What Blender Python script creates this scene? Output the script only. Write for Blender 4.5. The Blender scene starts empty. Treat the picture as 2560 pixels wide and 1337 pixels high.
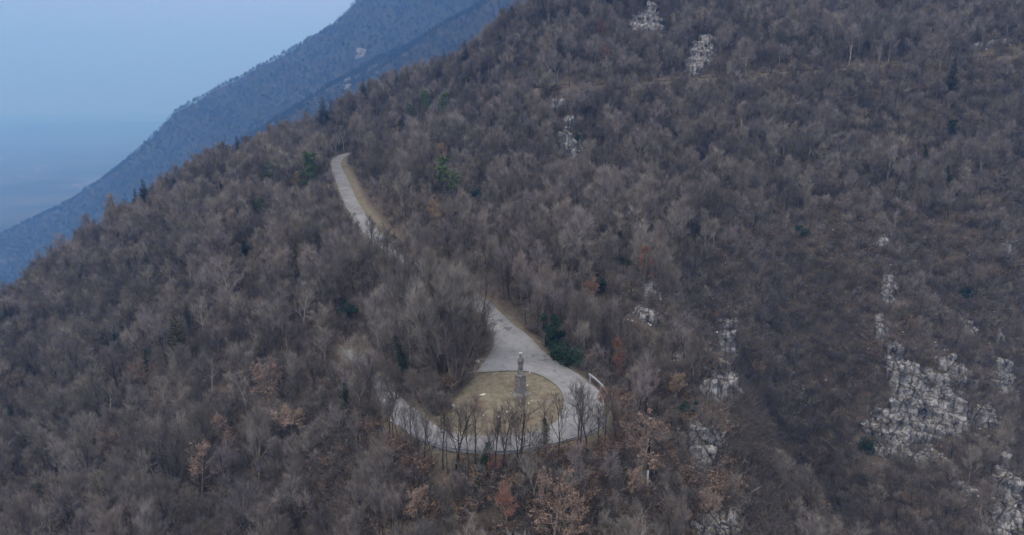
HAZE_D = 3.4e-4; EXPO = 0.40
HAZC = (0.135, 0.385, 0.92, 1); HAZA = (0.56, 0.45, 0.46, 1)          # scattering and absorption tint of the valley haze
HORC = (2.2, 2.1, 2.5, 1); ZENC = (17.8, 17.8, 17.8, 1)         # cloud sheet low down and overhead
import bpy, bmesh, math, random
import numpy as np
from mathutils import Vector, Matrix, noise as mnoise
from mathutils.geometry import delaunay_2d_cdt

R = math.radians
S = bpy.context.scene
C = S.collection
# ------------------------------------------------------------------ camera
F, CU, CV = 1730.0, 1280.0, 668.5          # focal length and centre of the photograph (2560 px wide)
PITCH, CAMZ = R(13.6), 34.0
SP, CP = math.sin(PITCH), math.cos(PITCH)
cam_data = bpy.data.cameras.new('camera')
cam = bpy.data.objects.new('camera', cam_data); C.objects.link(cam)
cam.location = (0, 0, CAMZ); cam.rotation_euler = (R(90) - PITCH, 0, 0)
cam_data.sensor_width = 36.0; cam_data.lens = 36.0 * F / 2560.0
cam_data.clip_start = 1.0; cam_data.clip_end = 80000.0
S.camera = cam

def ray(u, v):
    t = (CV - v) / F
    return ((u - CU) / F, CP + t * SP, -SP + t * CP)
def at_y(u, v, Y):
    d = ray(u, v); s = Y / d[1]
    return (d[0] * s, Y, CAMZ + d[2] * s)
def at_z(u, v, z):
    d = ray(u, v); s = (z - CAMZ) / d[2]
    return (d[0] * s, d[1] * s, z)
def project(x, y, z):
    """world -> photograph pixel (numpy friendly)"""
    zz = z - CAMZ
    f = y * CP - zz * SP
    up = y * SP + zz * CP
    return CU + F * x / f, CV - F * up / f

# ------------------------------------------------------------------ object helpers
def link(name, me, mat=None, parent=None):
    o = bpy.data.objects.new(name, me); C.objects.link(o)
    if mat is not None and me is not None:
        me.materials.append(mat)
    if parent is not None: o.parent = parent
    return o
def mesh_np(name, verts, faces):
    me = bpy.data.meshes.new(name)
    verts = np.asarray(verts, dtype=np.float32)
    me.vertices.add(len(verts)); me.vertices.foreach_set('co', verts.ravel())
    if isinstance(faces, np.ndarray):
        n, k = faces.shape
        me.loops.add(n * k); me.loops.foreach_set('vertex_index', faces.ravel().astype(np.int32))
        me.polygons.add(n)
        me.polygons.foreach_set('loop_start', np.arange(0, n * k, k, dtype=np.int32))
        me.polygons.foreach_set('loop_total', np.full(n, k, dtype=np.int32))
    else:
        ls = [len(f) for f in faces]
        me.loops.add(sum(ls)); me.loops.foreach_set('vertex_index', np.array([i for f in faces for i in f], dtype=np.int32))
        me.polygons.add(len(faces))
        me.polygons.foreach_set('loop_start', np.concatenate([[0], np.cumsum(ls)[:-1]]).astype(np.int32))
        me.polygons.foreach_set('loop_total', np.array(ls, dtype=np.int32))
    me.update(calc_edges=True)
    return me
def smooth(me):
    me.polygons.foreach_set('use_smooth', np.ones(len(me.polygons), dtype=bool))
def tag(o, label=None, cat=None, group=None, kind=None):
    if label: o['label'] = label
    if cat: o['category'] = cat
    if group: o['group'] = group
    if kind: o['kind'] = kind
    return o
def empty(name, loc, rz=0, sc=1.0):
    o = bpy.data.objects.new(name, None); C.objects.link(o)
    o.location = loc; o.rotation_euler = (0, 0, rz); o.scale = (sc, sc, sc)
    o.empty_display_size = 0.1
    return o
def copy_tree(o, parent=None):
    c = o.copy(); C.objects.link(c); c.parent = parent
    for ch in list(KIDS.get(o.name, ())):
        k = copy_tree(ch, c)
        KIDS.setdefault(c.name, []).append(k)
    return c
KIDS = {}
def part(name, me, mat, parent):
    o = link(name, me, mat, parent); KIDS.setdefault(parent.name, []).append(o); return o

# ------------------------------------------------------------------ materials
def mat_new(name):
    m = bpy.data.materials.new(name); m.use_nodes = True
    nt = m.node_tree; nt.nodes.clear()
    out = nt.nodes.new('ShaderNodeOutputMaterial'); b = nt.nodes.new('ShaderNodeBsdfPrincipled')
    nt.links.new(b.outputs[0], out.inputs[0])
    b.inputs['Roughness'].default_value = 0.9
    try: b.inputs['Specular IOR Level'].default_value = 0.2
    except Exception: pass
    return m, nt, b
def N(nt, typ, **kw):
    n = nt.nodes.new(typ)
    for k, v in kw.items():
        if k in ('blend_type', 'operation', 'data_type', 'noise_dimensions', 'feature', 'distance', 'space', 'musgrave_type', 'noise_type'):
            setattr(n, k, v)
        else:
            n.inputs[k].default_value = v
    return n
def ramp(nt, stops, interp='LINEAR'):
    n = nt.nodes.new('ShaderNodeValToRGB'); cr = n.color_ramp; cr.interpolation = interp
    while len(cr.elements) < len(stops): cr.elements.new(0.5)
    for e, (p, c) in zip(cr.elements, stops):
        e.position = p; e.color = (*c, 1) if len(c) == 3 else c
    return n
def noise_tex(nt, scale, detail=4, rough=0.55, coord='Object', dist=0.0, stretch=None):
    tc = nt.nodes.new('ShaderNodeTexCoord')
    src = tc.outputs[coord]
    if stretch:
        mp = nt.nodes.new('ShaderNodeMapping'); mp.inputs['Scale'].default_value = stretch
        nt.links.new(src, mp.inputs[0]); src = mp.outputs[0]
    n = nt.nodes.new('ShaderNodeTexNoise')
    n.inputs['Scale'].default_value = scale; n.inputs['Detail'].default_value = detail
    n.inputs['Roughness'].default_value = rough; n.inputs['Distortion'].default_value = dist
    nt.links.new(src, n.inputs['Vector'])
    return n
def mixc(nt, fac, a, b, blend='MIX'):
    n = nt.nodes.new('ShaderNodeMix'); n.data_type = 'RGBA'; n.blend_type = blend
    for sock, val in ((n.inputs[0], fac), (n.inputs[6], a), (n.inputs[7], b)):
        if hasattr(val, 'is_linked') or hasattr(val, 'links'): nt.links.new(val, sock)
        elif isinstance(val, tuple): sock.default_value = (*val, 1)
        else: sock.default_value = val
    return n.outputs[2]
def bump(nt, b, height, strength=0.4, dist=0.2):
    n = nt.nodes.new('ShaderNodeBump'); n.inputs['Strength'].default_value = strength; n.inputs['Distance'].default_value = dist
    nt.links.new(height, n.inputs['Height']); nt.links.new(n.outputs[0], b.inputs['Normal'])

def bark_mat(name, dark, light, var=0.25, patch=1.2):
    """bark: two tones in soft patches, each tree a little lighter or darker than the next"""
    m, nt, b = mat_new(name)
    n = noise_tex(nt, patch, 3)
    rp = ramp(nt, [(0.35, dark), (0.68, light)])
    nt.links.new(n.outputs[0], rp.inputs[0])
    oi = nt.nodes.new('ShaderNodeObjectInfo')
    mr = nt.nodes.new('ShaderNodeMapRange'); mr.inputs[3].default_value = 1 - var; mr.inputs[4].default_value = 1 + var
    nt.links.new(oi.outputs['Random'], mr.inputs[0])
    hs = nt.nodes.new('ShaderNodeHueSaturation')
    nt.links.new(rp.outputs[0], hs.inputs['Color']); nt.links.new(mr.outputs[0], hs.inputs['Value'])
    # saturation and warmth shift with a second per-tree random number
    mu = N(nt, 'ShaderNodeMath', operation='MULTIPLY'); mu.inputs[1].default_value = 7.31; nt.links.new(oi.outputs['Random'], mu.inputs[0])
    fr = N(nt, 'ShaderNodeMath', operation='FRACT'); nt.links.new(mu.outputs[0], fr.inputs[0])
    mr2 = nt.nodes.new('ShaderNodeMapRange'); mr2.inputs[3].default_value = 0.5; mr2.inputs[4].default_value = 1.15
    nt.links.new(fr.outputs[0], mr2.inputs[0]); nt.links.new(mr2.outputs[0], hs.inputs['Saturation'])
    nt.links.new(hs.outputs[0], b.inputs['Base Color'])
    return m
def leaf_mat(name, a, bcol, c, var=0.2, scale=0.9):
    m, nt, b = mat_new(name)
    n = noise_tex(nt, scale, 3)
    rp = ramp(nt, [(0.3, a), (0.5, bcol), (0.7, c)])
    nt.links.new(n.outputs[0], rp.inputs[0])
    oi = nt.nodes.new('ShaderNodeObjectInfo')
    mr = nt.nodes.new('ShaderNodeMapRange'); mr.inputs[3].default_value = 1 - var; mr.inputs[4].default_value = 1 + var
    nt.links.new(oi.outputs['Random'], mr.inputs[0])
    hs = nt.nodes.new('ShaderNodeHueSaturation')
    nt.links.new(rp.outputs[0], hs.inputs['Color']); nt.links.new(mr.outputs[0], hs.inputs['Value'])
    nt.links.new(hs.outputs[0], b.inputs['Base Color'])
    b.inputs['Roughness'].default_value = 0.75
    return m
# ------------------------------------------------------------------ terrain
random.seed(7); rng = np.random.default_rng(7)
ctrl = []
def cy(u, v, Y, h=0.0):
    x, y, z = at_y(u, v, Y); ctrl.append((x, y, z - h))
def cz(u, v, z):
    ctrl.append(at_z(u, v, z))
# edges of the hairpin tarmac, with their heights
OUTER = [(1218,765,1.9),(1275,811,1.2),(1347,869,.6),(1401,912,.3),(1454,940,.1),(1490,969,0),(1508,998,-.1),(1512,1034,-.25),(1501,1066,-.4),
         (1454,1091,-.6),(1383,1113,-.8),(1293,1129,-1),(1221,1131,-1.2),(1138,1124,-1.4),(1081,1109,-1.5),(1031,1084,-1.7),(998,1052,-1.9),
         (966,1016,-2.1),(943,980,-2.4),(920,940,-3.0),(890,905,-3.7),(855,876,-4.6)]
INNER = [(1189,931,.2),(1221,930,.2),(1275,927,.2),(1325,930,.2),(1365,946,.1),(1397,971,0),(1409,998,-.1),(1407,1030,-.25),(1390,1055,-.4),
         (1357,1073,-.6),(1311,1086,-.8),(1257,1090,-1),(1185,1092,-1.2),(1138,1087,-1.4),(1103,1075,-1.5),(1070,1052,-1.7),(1038,1027,-1.9),
         (1009,1005,-2.1),(979,978,-2.4),(953,943,-3.0),(922,907,-3.7),(884,876,-4.6)]
WEDGE = [(1214,901,.4),(1230,872,.7),(1233,847,.9),(1223,826,1.15)]
# centre line of the upper road going away from the hairpin: u, v, height
UPPER = [(1236,796,1.6),(1190,752,2.2),(1120,706,3.0),(1040,664,3.9),(965,616,5.0),(925,578,6.1),(897,540,7.5),(874,500,9.2),(859,462,10.9),
         (845,432,12.3),(839,414,13.1),(843,401,13.9),(856,391,14.6),(880,384,15.2)]
for e in OUTER + INNER + WEDGE + UPPER: cz(*e)
ISLAND_TOP = [(1300,985,0.0),(1230,980,.05),(1350,1000,-.05),(1250,1040,-.5),(1150,1020,-.9),(1100,990,-1.0),(1330,950,.15)]
for e in ISLAND_TOP: cz(*e)
cz(1150, 940, .0)
# banks beside the road
cz(1297, 795, 1.9); cz(1350, 838, 1.3); cz(1440, 905, .5); cz(1545, 1000, -.6)
cz(893, 450, 13.3); cz(925, 500, 11.3); cz(957, 550, 9.2); cz(862, 398, 16.4)
cz(790, 450, 9.5); cz(810, 520, 6.0)
# slope right of the upper road and the big hillside (canopy pixels, depth, canopy height)
for a in [(1350,600,115,8),(1350,520,135,8),(1350,450,160,8),(1600,450,166,8),(1600,600,130,8),(1700,700,122,6),(1480,760,104,7),
          (1000,500,142,8),(1150,560,128,8),(1100,430,180,8),(1000,350,225,8),(1200,300,215,8),(1350,330,195,8),(1600,330,192,8),
          (2000,330,196,8),(2300,330,198,8),(2560,330,200,8),
          (2000,450,172,8),(2560,450,176,8),(2300,450,176,8),
          (1400,215,228,0),(1620,204,227,0),(1850,184,226,0),(2200,160,225,0),(2400,148,224,0),(2590,132,223,0),
          (1300,230,232,8),(1340,0,268,8),(1620,0,266,6),(2000,0,262,8),(2300,0,262,8),(2600,0,264,8),
          (1600,100,247,5),(2200,80,243,8)]: cy(*a)
# left part of the spur and its skyline
for a in [(0,730,190,8),(100,655,204,8),(200,590,215,8),(270,530,224,8),(340,485,230,8),(470,410,244,8),(600,345,255,8),(700,320,262,8),(800,290,270,8),(900,225,275,8),
          (1050,170,280,8),(1180,120,285,8),
          (300,750,150,8),(600,700,125,8),(800,600,128,8),(800,750,104,7),(600,500,165,8),(750,400,205,8),(450,580,170,8),
          (600,1200,85,6),(300,1300,82,6),(0,1337,85,6),(0,1000,125,7),(300,1000,112,7),(600,1000,97,7),(800,1000,85,6),(600,850,110,7),
          (850,870,93,7),(1000,800,98,7),(900,1150,74,6),(800,1300,66,6)]: cy(*a)
# nose of the spur below the hairpin
for a in [(1257,1170,63.2,0),(1257,1250,59,4),(1257,1337,54,6),(1050,1240,61,5),(1450,1200,60.5,2),(1600,1100,72,3),(1600,1250,63,4),(1600,1000,83,5),(1640,900,93,4)]: cy(*a)
# right rim of the spur, then the gully
for a in [(1640,760,112,0),(1690,880,102,1),(1795,922,94.5,0),(1812,1012,92.0,0),(1700,1010,90,0),(1745,1048,80.5,0),(1748,1212,77,0),(1690,1120,76,2),(1700,1250,69,3),(1790,1262,70.5,0),(1805,1337,67.5,0)]: cy(*a)
for a in [(1780,800,133,4),(1860,880,136,4),(1860,1000,128,3),(1950,1000,140,4),(1845,1120,119,3),(2000,1200,134,3),(1900,1250,122,3),(1985,1337,127,3),(1870,1337,116,3),
          (1920,800,146,5),(2050,700,152,5),(1900,620,146,7)]: cy(*a)
# second rib and the second gully
for a in [(2180,560,158,0),(2225,700,147,0),(2205,845,137,0),(2300,915,133,0),(2390,955,130,0),(2420,1100,122.5,0),(2330,1100,124.5,0),(2200,1095,126.5,0),(2160,1060,129,0),(2290,1165,118,0),(2110,1150,124,2),(2480,1150,112,0),(2545,1260,104,0),
          (2150,1000,130,3),(2100,850,143,4),(2250,1240,107,4),(2350,1337,98,3),(2050,1337,112,3),
          (2400,780,147,4),(2500,860,146,1),(2505,960,138,0),(2560,650,158,5),(2560,1000,160,4),(2590,1200,150,4),(2300,650,156,5)]: cy(*a)
# ground the photograph does not see
for p in [(-150,250,-26),(-230,215,-85),(-260,300,-110),(-185,300,-62),(-120,320,-22),(-60,330,12),(0,345,48),(60,350,85),(200,350,130),(330,330,130),(330,240,70),
          (300,160,15),(230,110,-45),(160,70,-75),(80,60,-62),(60,30,-75),(0,25,-42),(-50,30,-48),(-120,40,-62),(-200,90,-85),(-220,150,-80),(90,340,95),
          (-90,395,-15),(-220,400,-110),(60,400,105),(220,420,170)]: ctrl.append(p)
ctrl = np.array(ctrl)
SC = 100.0
def tps_fit(P, lam):
    n = len(P); xy = P[:, :2] / SC
    r2 = ((xy[:, None] - xy[None]) ** 2).sum(-1)
    K = 0.5 * r2 * np.log(np.maximum(r2, 1e-12))
    A = np.zeros((n + 3, n + 3)); A[:n, :n] = K + lam * np.eye(n)
    A[:n, n] = 1; A[:n, n+1:] = xy; A[n, :n] = 1; A[n+1:, :n] = xy.T
    b = np.zeros(n + 3); b[:n] = P[:, 2]
    return np.linalg.solve(A, b), xy
TW, TXY = tps_fit(ctrl, 0.0004)
def tps_eval(x, y):
    out = np.zeros(x.shape); q = np.stack([x.ravel(), y.ravel()], 1) / SC; res = np.empty(len(q))
    for i in range(0, len(q), 20000):
        s = q[i:i+20000]
        r2 = ((s[:, None] - TXY[None]) ** 2).sum(-1)
        K = 0.5 * r2 * np.log(np.maximum(r2, 1e-12))
        res[i:i+20000] = K @ TW[:-3] + TW[-3] + s @ TW[-2:]
    return res.reshape(x.shape)
# value noise on a lattice, for anything that needs many samples
_lat = np.random.default_rng(3).random((256, 256)).astype(np.float64)
def vnoise(x, y):
    xi = np.floor(x).astype(int); yi = np.floor(y).astype(int); fx = x - xi; fy = y - yi
    fx = fx * fx * (3 - 2 * fx); fy = fy * fy * (3 - 2 * fy)
    a = _lat[xi & 255, yi & 255]; b = _lat[(xi + 1) & 255, yi & 255]; c = _lat[xi & 255, (yi + 1) & 255]; d = _lat[(xi + 1) & 255, (yi + 1) & 255]
    return (a * (1 - fx) + b * fx) * (1 - fy) + (c * (1 - fx) + d * fx) * fy
def fbm(x, y, oct=4):
    s = 0; a = 0.5
    for i in range(oct):
        s = s + a * (vnoise(x + 17.3 * i, y - 9.1 * i) - 0.5) * 2; x = x * 2.03; y = y * 2.03; a *= 0.5
    return s
def sstep(a, b, t):
    t = np.clip((t - a) / (b - a), 0, 1); return t * t * (3 - 2 * t)

# polygons in plan
def w2(lst): return np.array([at_z(*e) for e in lst])
OUT_W, IN_W, WED_W = w2(OUTER), w2(INNER), w2(WEDGE)
UP_W = w2(UPPER)
def resample(P, step):
    d = np.concatenate([[0], np.cumsum(np.linalg.norm(np.diff(P, axis=0), axis=1))])
    n = max(2, int(d[-1] / step)); t = np.linspace(0, d[-1], n)
    # smooth (Catmull-Rom)
    out = []
    for s in t:
        i = min(max(np.searchsorted(d, s) - 1, 0), len(P) - 2); f = (s - d[i]) / max(d[i+1] - d[i], 1e-9)
        p0, p1, p2, p3 = P[max(i-1, 0)], P[i], P[i+1], P[min(i+2, len(P)-1)]
        out.append(0.5 * ((2*p1) + (-p0+p2)*f + (2*p0-5*p1+4*p2-p3)*f*f + (-p0+3*p1-3*p2+p3)*f**3))
    return np.array(out)
UP_S = resample(UP_W, 1.2)
tan = np.gradient(UP_S[:, :2], axis=0); tan /= np.linalg.norm(tan, axis=1)[:, None]
nor = np.stack([tan[:, 1], -tan[:, 0]], 1)             # to the right when going away
HALF = 1.75
UP_R = UP_S.copy(); UP_R[:, :2] += nor * HALF
UP_L = UP_S.copy(); UP_L[:, :2] -= nor * HALF
OUT_S, IN_S, WED_S = resample(OUT_W[1:], 0.8), resample(IN_W, 0.8), resample(WED_W, 0.8)
TARMAC = np.concatenate([UP_R[::-1], OUT_S, IN_S[::-1], WED_S, UP_L[2:]])
def in_poly(P, x, y):
    x = np.asarray(x, float); y = np.asarray(y, float); ins = np.zeros(x.shape, bool); n = len(P)
    for i in range(n):
        x1, y1 = P[i][:2]; x2, y2 = P[(i + 1) % n][:2]
        c = ((y1 > y) != (y2 > y)); 
        if not c.any(): continue
        xx = (x2 - x1) * (y - y1) / (y2 - y1 + 1e-12) + x1
        ins ^= c & (x < xx)
    return ins
def dist_poly(P, x, y, closed=True):
    x = np.asarray(x, float); y = np.asarray(y, float); best = np.full(x.shape, 1e9); n = len(P)
    for i in range(n if closed else n - 1):
        ax, ay = P[i][:2]; bx, by = P[(i + 1) % n][:2]; dx, dy = bx - ax, by - ay
        t = np.clip(((x - ax) * dx + (y - ay) * dy) / (dx * dx + dy * dy + 1e-12), 0, 1)
        best = np.minimum(best, (x - ax - t * dx) ** 2 + (y - ay - t * dy) ** 2)
    return np.sqrt(best)
# ---- height raster of the near ground, 1 m cells
GX0, GX1, GY0, GY1 = -330, 400, 8, 460
gx, gy = np.meshgrid(np.arange(GX0, GX1 + 1.0), np.arange(GY0, GY1 + 1.0), indexing='ij')
gz = tps_eval(gx, gy)
droad = dist_poly(TARMAC, gx, gy); inroad = in_poly(TARMAC, gx, gy); droad[inroad] = 0
# level the upper road across its width and cut the hillside to it
du = np.full(gx.shape, 1e9); zu = np.zeros(gx.shape)
for p in UP_S[1:]:
    m = np.abs(gx - p[0]) < 14; d = np.where(m, np.hypot(gx - p[0], gy - p[1]), 1e9); c = d < du
    zu = np.where(c, p[2], zu); du = np.minimum(du, d)
w = 1 - sstep(2.4, 6.5, du)
gz = gz * (1 - w) + zu * w
# the track across the upper hillside: a narrow level terrace
TRACK = [(1330,222,231),(1400,214,229),(1480,211,228),(1620,205,227),(1740,196,226.5),(1850,186,226),(1950,179,225.5),(2060,171,225),(2200,161,225),(2330,153,224.5),(2450,144,224),(2600,131,223)]
TR_S = resample(np.array([at_y(*t) for t in TRACK]), 1.5)
du = np.full(gx.shape, 1e9); zt = np.zeros(gx.shape)
for p in TR_S:
    d = np.where(np.abs(gx - p[0]) < 10, np.hypot(gx - p[0], gy - p[1]), 1e9); c = d < du
    zt = np.where(c, p[2], zt); du = np.minimum(du, d)
dtrack = du
w = 1 - sstep(1.4, 4.0, du)
gz = gz * (1 - w) + zt * w
# roughness away from the road
amp = sstep(2, 14, droad) * sstep(2, 6, dtrack)
gz = gz + amp * (fbm(gx / 16, gy / 16, 4) * 2.6)
gz_road = gz.copy()
gz = gz - 0.45 * (1 - sstep(-2.5, -1.25, np.where(inroad, -dist_poly(TARMAC, gx, gy), 0)))   # the road bed is dug in; the tarmac fills it
gz = gz - 0.35 * (1 - sstep(1.0, 1.7, dtrack))
def far_height(x, y):
    """hazy mountainside left behind the spur, falling to the valley floor"""
    X0 = np.interp(y, [300, 600, 900, 1200, 1500, 1800, 2100, 2500, 3200, 6000], [540, 600, 760, 1050, 1160, 1500, 1540, 1150, 400, -3000])
    X0 = X0 - 18 + 60 * fbm(x / 500 + 5, y / 500, 3) + 22 * fbm(x / 120, y / 120, 3)
    s = x + X0
    z = -400 + 0.60 * s + 30 * fbm(x / 260, y / 260, 4)
    z = np.minimum(z, 330 + 0.1 * z)
    fl = -400 + 10 * fbm(x / 900, y / 900, 3) + 3 * fbm(x / 90, y / 90, 3)
    k = 300.0
    h = np.clip(0.5 + 0.5 * (z - fl) / k, 0, 1)
    rr_ = np.hypot(x, y); fl = fl + sstep(4500, 12000, rr_) * (60 + 130 * fbm(np.arctan2(x, y) * 7 + 3, rr_ / 4000, 4))     # low hills across the valley
    h = np.clip(0.5 + 0.5 * (z - fl) / k, 0, 1)
    return fl * (1 - h) + z * h + k * h * (1 - h) * 0.5
def Zr(x, y): return Z(x, y, gz_road)
def Z(x, y, gz=None):
    if gz is None: gz = globals()['gz']
    x = np.asarray(x, float); y = np.asarray(y, float)
    fx = np.clip(x - GX0, 0, gz.shape[0] - 1.001); fy = np.clip(y - GY0, 0, gz.shape[1] - 1.001)
    i = fx.astype(int); j = fy.astype(int); a = fx - i; b = fy - j
    near = (gz[i, j] * (1-a) + gz[i+1, j] * a) * (1-b) + (gz[i, j+1] * (1-a) + gz[i+1, j+1] * a) * b
    r = np.hypot(x * 0.92, y); w = sstep(330, 470, r)
    return near * (1 - w) + far_height(x, y) * w if np.any(w > 0) else near
def hit(u, v, lift=0.0, smax=900):
    """where the sight line through a photograph pixel meets the ground (+lift)"""
    d = np.array(ray(u, v)); s = np.arange(20, smax, 0.25)
    x, y, z = d[0] * s, d[1] * s, CAMZ + d[2] * s
    below = z <= Z(x, y) + lift
    if not below.any(): return None
    k = int(np.argmax(below)); return (x[k], y[k], float(Z(x[k], y[k])))
# ------------------------------------------------------------------ the setting
# ground: one sheet on a polar grid round the viewpoint, fine near by, coarse towards the horizon
az = np.concatenate([np.linspace(-88, -40, 40)[:-1], np.linspace(-40, 40, 420), np.linspace(40, 88, 40)[1:]])
rr = np.concatenate([np.linspace(14, 300, 300)[:-1], 300 * np.geomspace(1, 82, 210)])
A, RR = np.meshgrid(np.radians(az), rr, indexing='ij')
tx, ty = RR * np.sin(A), RR * np.cos(A)
tz = Z(tx, ty)
na, nr = A.shape
idx = np.arange(na * nr).reshape(na, nr)
faces = np.stack([idx[:-1, :-1], idx[1:, :-1], idx[1:, 1:], idx[:-1, 1:]], -1).reshape(-1, 4)
me = mesh_np('ground', np.stack([tx, ty, tz], -1).reshape(-1, 3), faces); smooth(me)
# painted regions of the ground (what grows or lies there): litter, dry grass, scree
vx, vy = tx.ravel(), ty.ravel()
near_m = np.hypot(vx, vy) < 360
grass = np.zeros(len(vx)); scree = np.zeros(len(vx))
isl = np.concatenate([IN_S, WED_S[:1]])
ix, iy = vx[near_m], vy[near_m]
g = np.zeros(len(ix))
d_isl = dist_poly(isl, ix, iy); in_isl = in_poly(isl, ix, iy)
g = np.where(in_isl, 1.0, 1 - sstep(0, 1.5, d_isl))
d_t = dist_poly(TARMAC, ix, iy)
g = np.maximum(g, 0.7 * (1 - sstep(0.3, 1.5, d_t)))
# the mown bank on the uphill side of the upper road
d_u = np.full(len(ix), 1e9); side = np.zeros(len(ix)); far_t = np.zeros(len(ix))
for p, nn in zip(UP_S[1:], nor[1:]):
    d = np.hypot(ix - p[0], iy - p[1]); c = d < d_u
    side = np.where(c, (ix - p[0]) * nn[0] + (iy - p[1]) * nn[1], side); d_u = np.minimum(d_u, d); far_t = np.where(c, p[1], far_t)
bank = (side > 1.2) * (1 - sstep(3.0, 4.4, d_u)) * sstep(128, 150, far_t)
g = np.maximum(g, bank)
dtr = np.full(len(ix), 1e9)
for p in TR_S[::2]: dtr = np.minimum(dtr, np.hypot(ix - p[0], iy - p[1]))
g = np.maximum(g, (1 - sstep(1.6, 3.6, dtr)) * 0.9)
grass[near_m] = g
attr = me.attributes.new('grass', 'FLOAT', 'POINT'); attr.data.foreach_set('value', grass.astype(np.float32))

m, nt, b = mat_new('woodland floor')
n1 = noise_tex(nt, 0.35, 6, 0.7); n2 = noise_tex(nt, 2.2, 4, 0.7); n3 = noise_tex(nt, 0.06, 3)
litter = ramp(nt, [(0.25, (0.036, 0.032, 0.029)), (0.5, (0.080, 0.067, 0.058)), (0.72, (0.14, 0.115, 0.097))]); nt.links.new(n2.outputs[0], litter.inputs[0])
dryg = ramp(nt, [(0.3, (0.075, 0.066, 0.045)), (0.5, (0.125, 0.108, 0.075)), (0.75, (0.18, 0.155, 0.115))]); nt.links.new(n1.outputs[0], dryg.inputs[0])
pm = ramp(nt, [(0.46, (0, 0, 0)), (0.66, (0.45, 0.45, 0.45))]); nt.links.new(n3.outputs[0], pm.inputs[0])
base = mixc(nt, pm.outputs[0], litter.outputs[0], mixc(nt, 0.55, litter.outputs[0], dryg.outputs[0]))
# island and verge turf: olive dry grass with reddish leaf patches
turf = ramp(nt, [(0.28, (0.075, 0.066, 0.042)), (0.42, (0.128, 0.120, 0.088)), (0.58, (0.192, 0.180, 0.138)), (0.75, (0.285, 0.267, 0.220))])
n4 = noise_tex(nt, 1.3, 8, 0.75, dist=0.4); nt.links.new(n4.outputs[0], turf.inputs[0])
n5 = noise_tex(nt, 0.22, 4, 0.6); lp = ramp(nt, [(0.53, (0, 0, 0)), (0.66, (0.8, 0.8, 0.8))]); nt.links.new(n5.outputs[0], lp.inputs[0])
turf2 = mixc(nt, lp.outputs[0], turf.outputs[0], (0.125, 0.088, 0.070))
at = nt.nodes.new('ShaderNodeAttribute'); at.attribute_name = 'grass'
near_c = mixc(nt, at.outputs['Fac'], base, turf2)
# far land: wooded slopes and a valley floor of woods, fields and a pale river
tc = nt.nodes.new('ShaderNodeTexCoord'); sx = nt.nodes.new('ShaderNodeSeparateXYZ'); nt.links.new(tc.outputs['Object'], sx.inputs[0])
low = nt.nodes.new('ShaderNodeMapRange'); low.inputs[1].default_value = -330; low.inputs[2].default_value = -385; nt.links.new(sx.outputs['Z'], low.inputs[0])
nf = noise_tex(nt, 0.0022, 5, 0.6); fld = ramp(nt, [(0.40, (0.025, 0.030, 0.020)), (0.52, (0.055, 0.060, 0.035)), (0.62, (0.075, 0.085, 0.048)), (0.70, (0.13, 0.118, 0.085))]); nt.links.new(nf.outputs[0], fld.inputs[0])
nw = noise_tex(nt, 0.02, 6, 0.7); wd = ramp(nt, [(0.3, (0.018, 0.018, 0.016)), (0.7, (0.040, 0.038, 0.033))]); nt.links.new(nw.outputs[0], wd.inputs[0])
wv = noise_tex(nt, 0.0006, 3, 0.5); rv = ramp(nt, [(0.492, (0, 0, 0)), (0.5, (1, 1, 1)), (0.508, (0, 0, 0))]); nt.links.new(wv.outputs[0], rv.inputs[0])
val = mixc(nt, rv.outputs[0], mixc(nt, 0.8, wd.outputs[0], fld.outputs[0]), (0.16, 0.16, 0.155))
farc = mixc(nt, low.outputs[0], wd.outputs[0], val)
ln = nt.nodes.new('ShaderNodeVectorMath'); ln.operation = 'LENGTH'; nt.links.new(tc.outputs['Object'], ln.inputs[0])
fm = nt.nodes.new('ShaderNodeMapRange'); fm.inputs[1].default_value = 380; fm.inputs[2].default_value = 520; nt.links.new(ln.outputs['Value'], fm.inputs[0])
nt.links.new(mixc(nt, fm.outputs[0], near_c, farc), b.inputs['Base Color'])
nb = noise_tex(nt, 1.6, 5, 0.7); bump(nt, b, nb.outputs[0], 0.7, 0.35)
ground = link('ground', me, m); tag(ground, kind='structure')

# tarmac: the hairpin and the road climbing away, one sheet laid on the ground
def sheet(poly, step, lift, name, mat):
    P = [Vector((p[0], p[1])) for p in poly]
    x0, y0 = poly[:, 0].min(), poly[:, 1].min(); x1, y1 = poly[:, 0].max(), poly[:, 1].max()
    X, Y = np.meshgrid(np.arange(x0, x1, step), np.arange(y0, y1, step)); X = X.ravel(); Y = Y.ravel()
    k = in_poly(poly, X, Y) & (dist_poly(poly, X, Y) > step * 0.4)
    X, Y = X[k], Y[k]
    n = len(P)
    pts = P + [Vector((a, c)) for a, c in zip(X, Y)]
    vs, es, fs, *_ = delaunay_2d_cdt(pts, [(i, (i + 1) % n) for i in range(n)], [], 1, 1e-5)
    vx = np.array([v.x for v in vs]); vy = np.array([v.y for v in vs])
    v3 = np.stack([vx, vy, Zr(vx, vy) + lift], 1)
    me = mesh_np(name, v3, [list(f) for f in fs]); smooth(me)
    a = me.attributes.new('edge', 'FLOAT', 'POINT'); a.data.foreach_set('value', (1 - sstep(0, 1.3, dist_poly(poly, vx, vy))).astype(np.float32))
    return link(name, me, mat)
m, nt, b = mat_new('old grey tarmac')
n1 = noise_tex(nt, 0.22, 5, 0.6); n2 = noise_tex(nt, 1.6, 6, 0.7, dist=0.6); n3 = noise_tex(nt, 18, 3)
c0 = ramp(nt, [(0.3, (0.162, 0.175, 0.191)), (0.55, (0.226, 0.242, 0.263)), (0.75, (0.28, 0.30, 0.325))]); nt.links.new(n1.outputs[0], c0.inputs[0])
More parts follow.
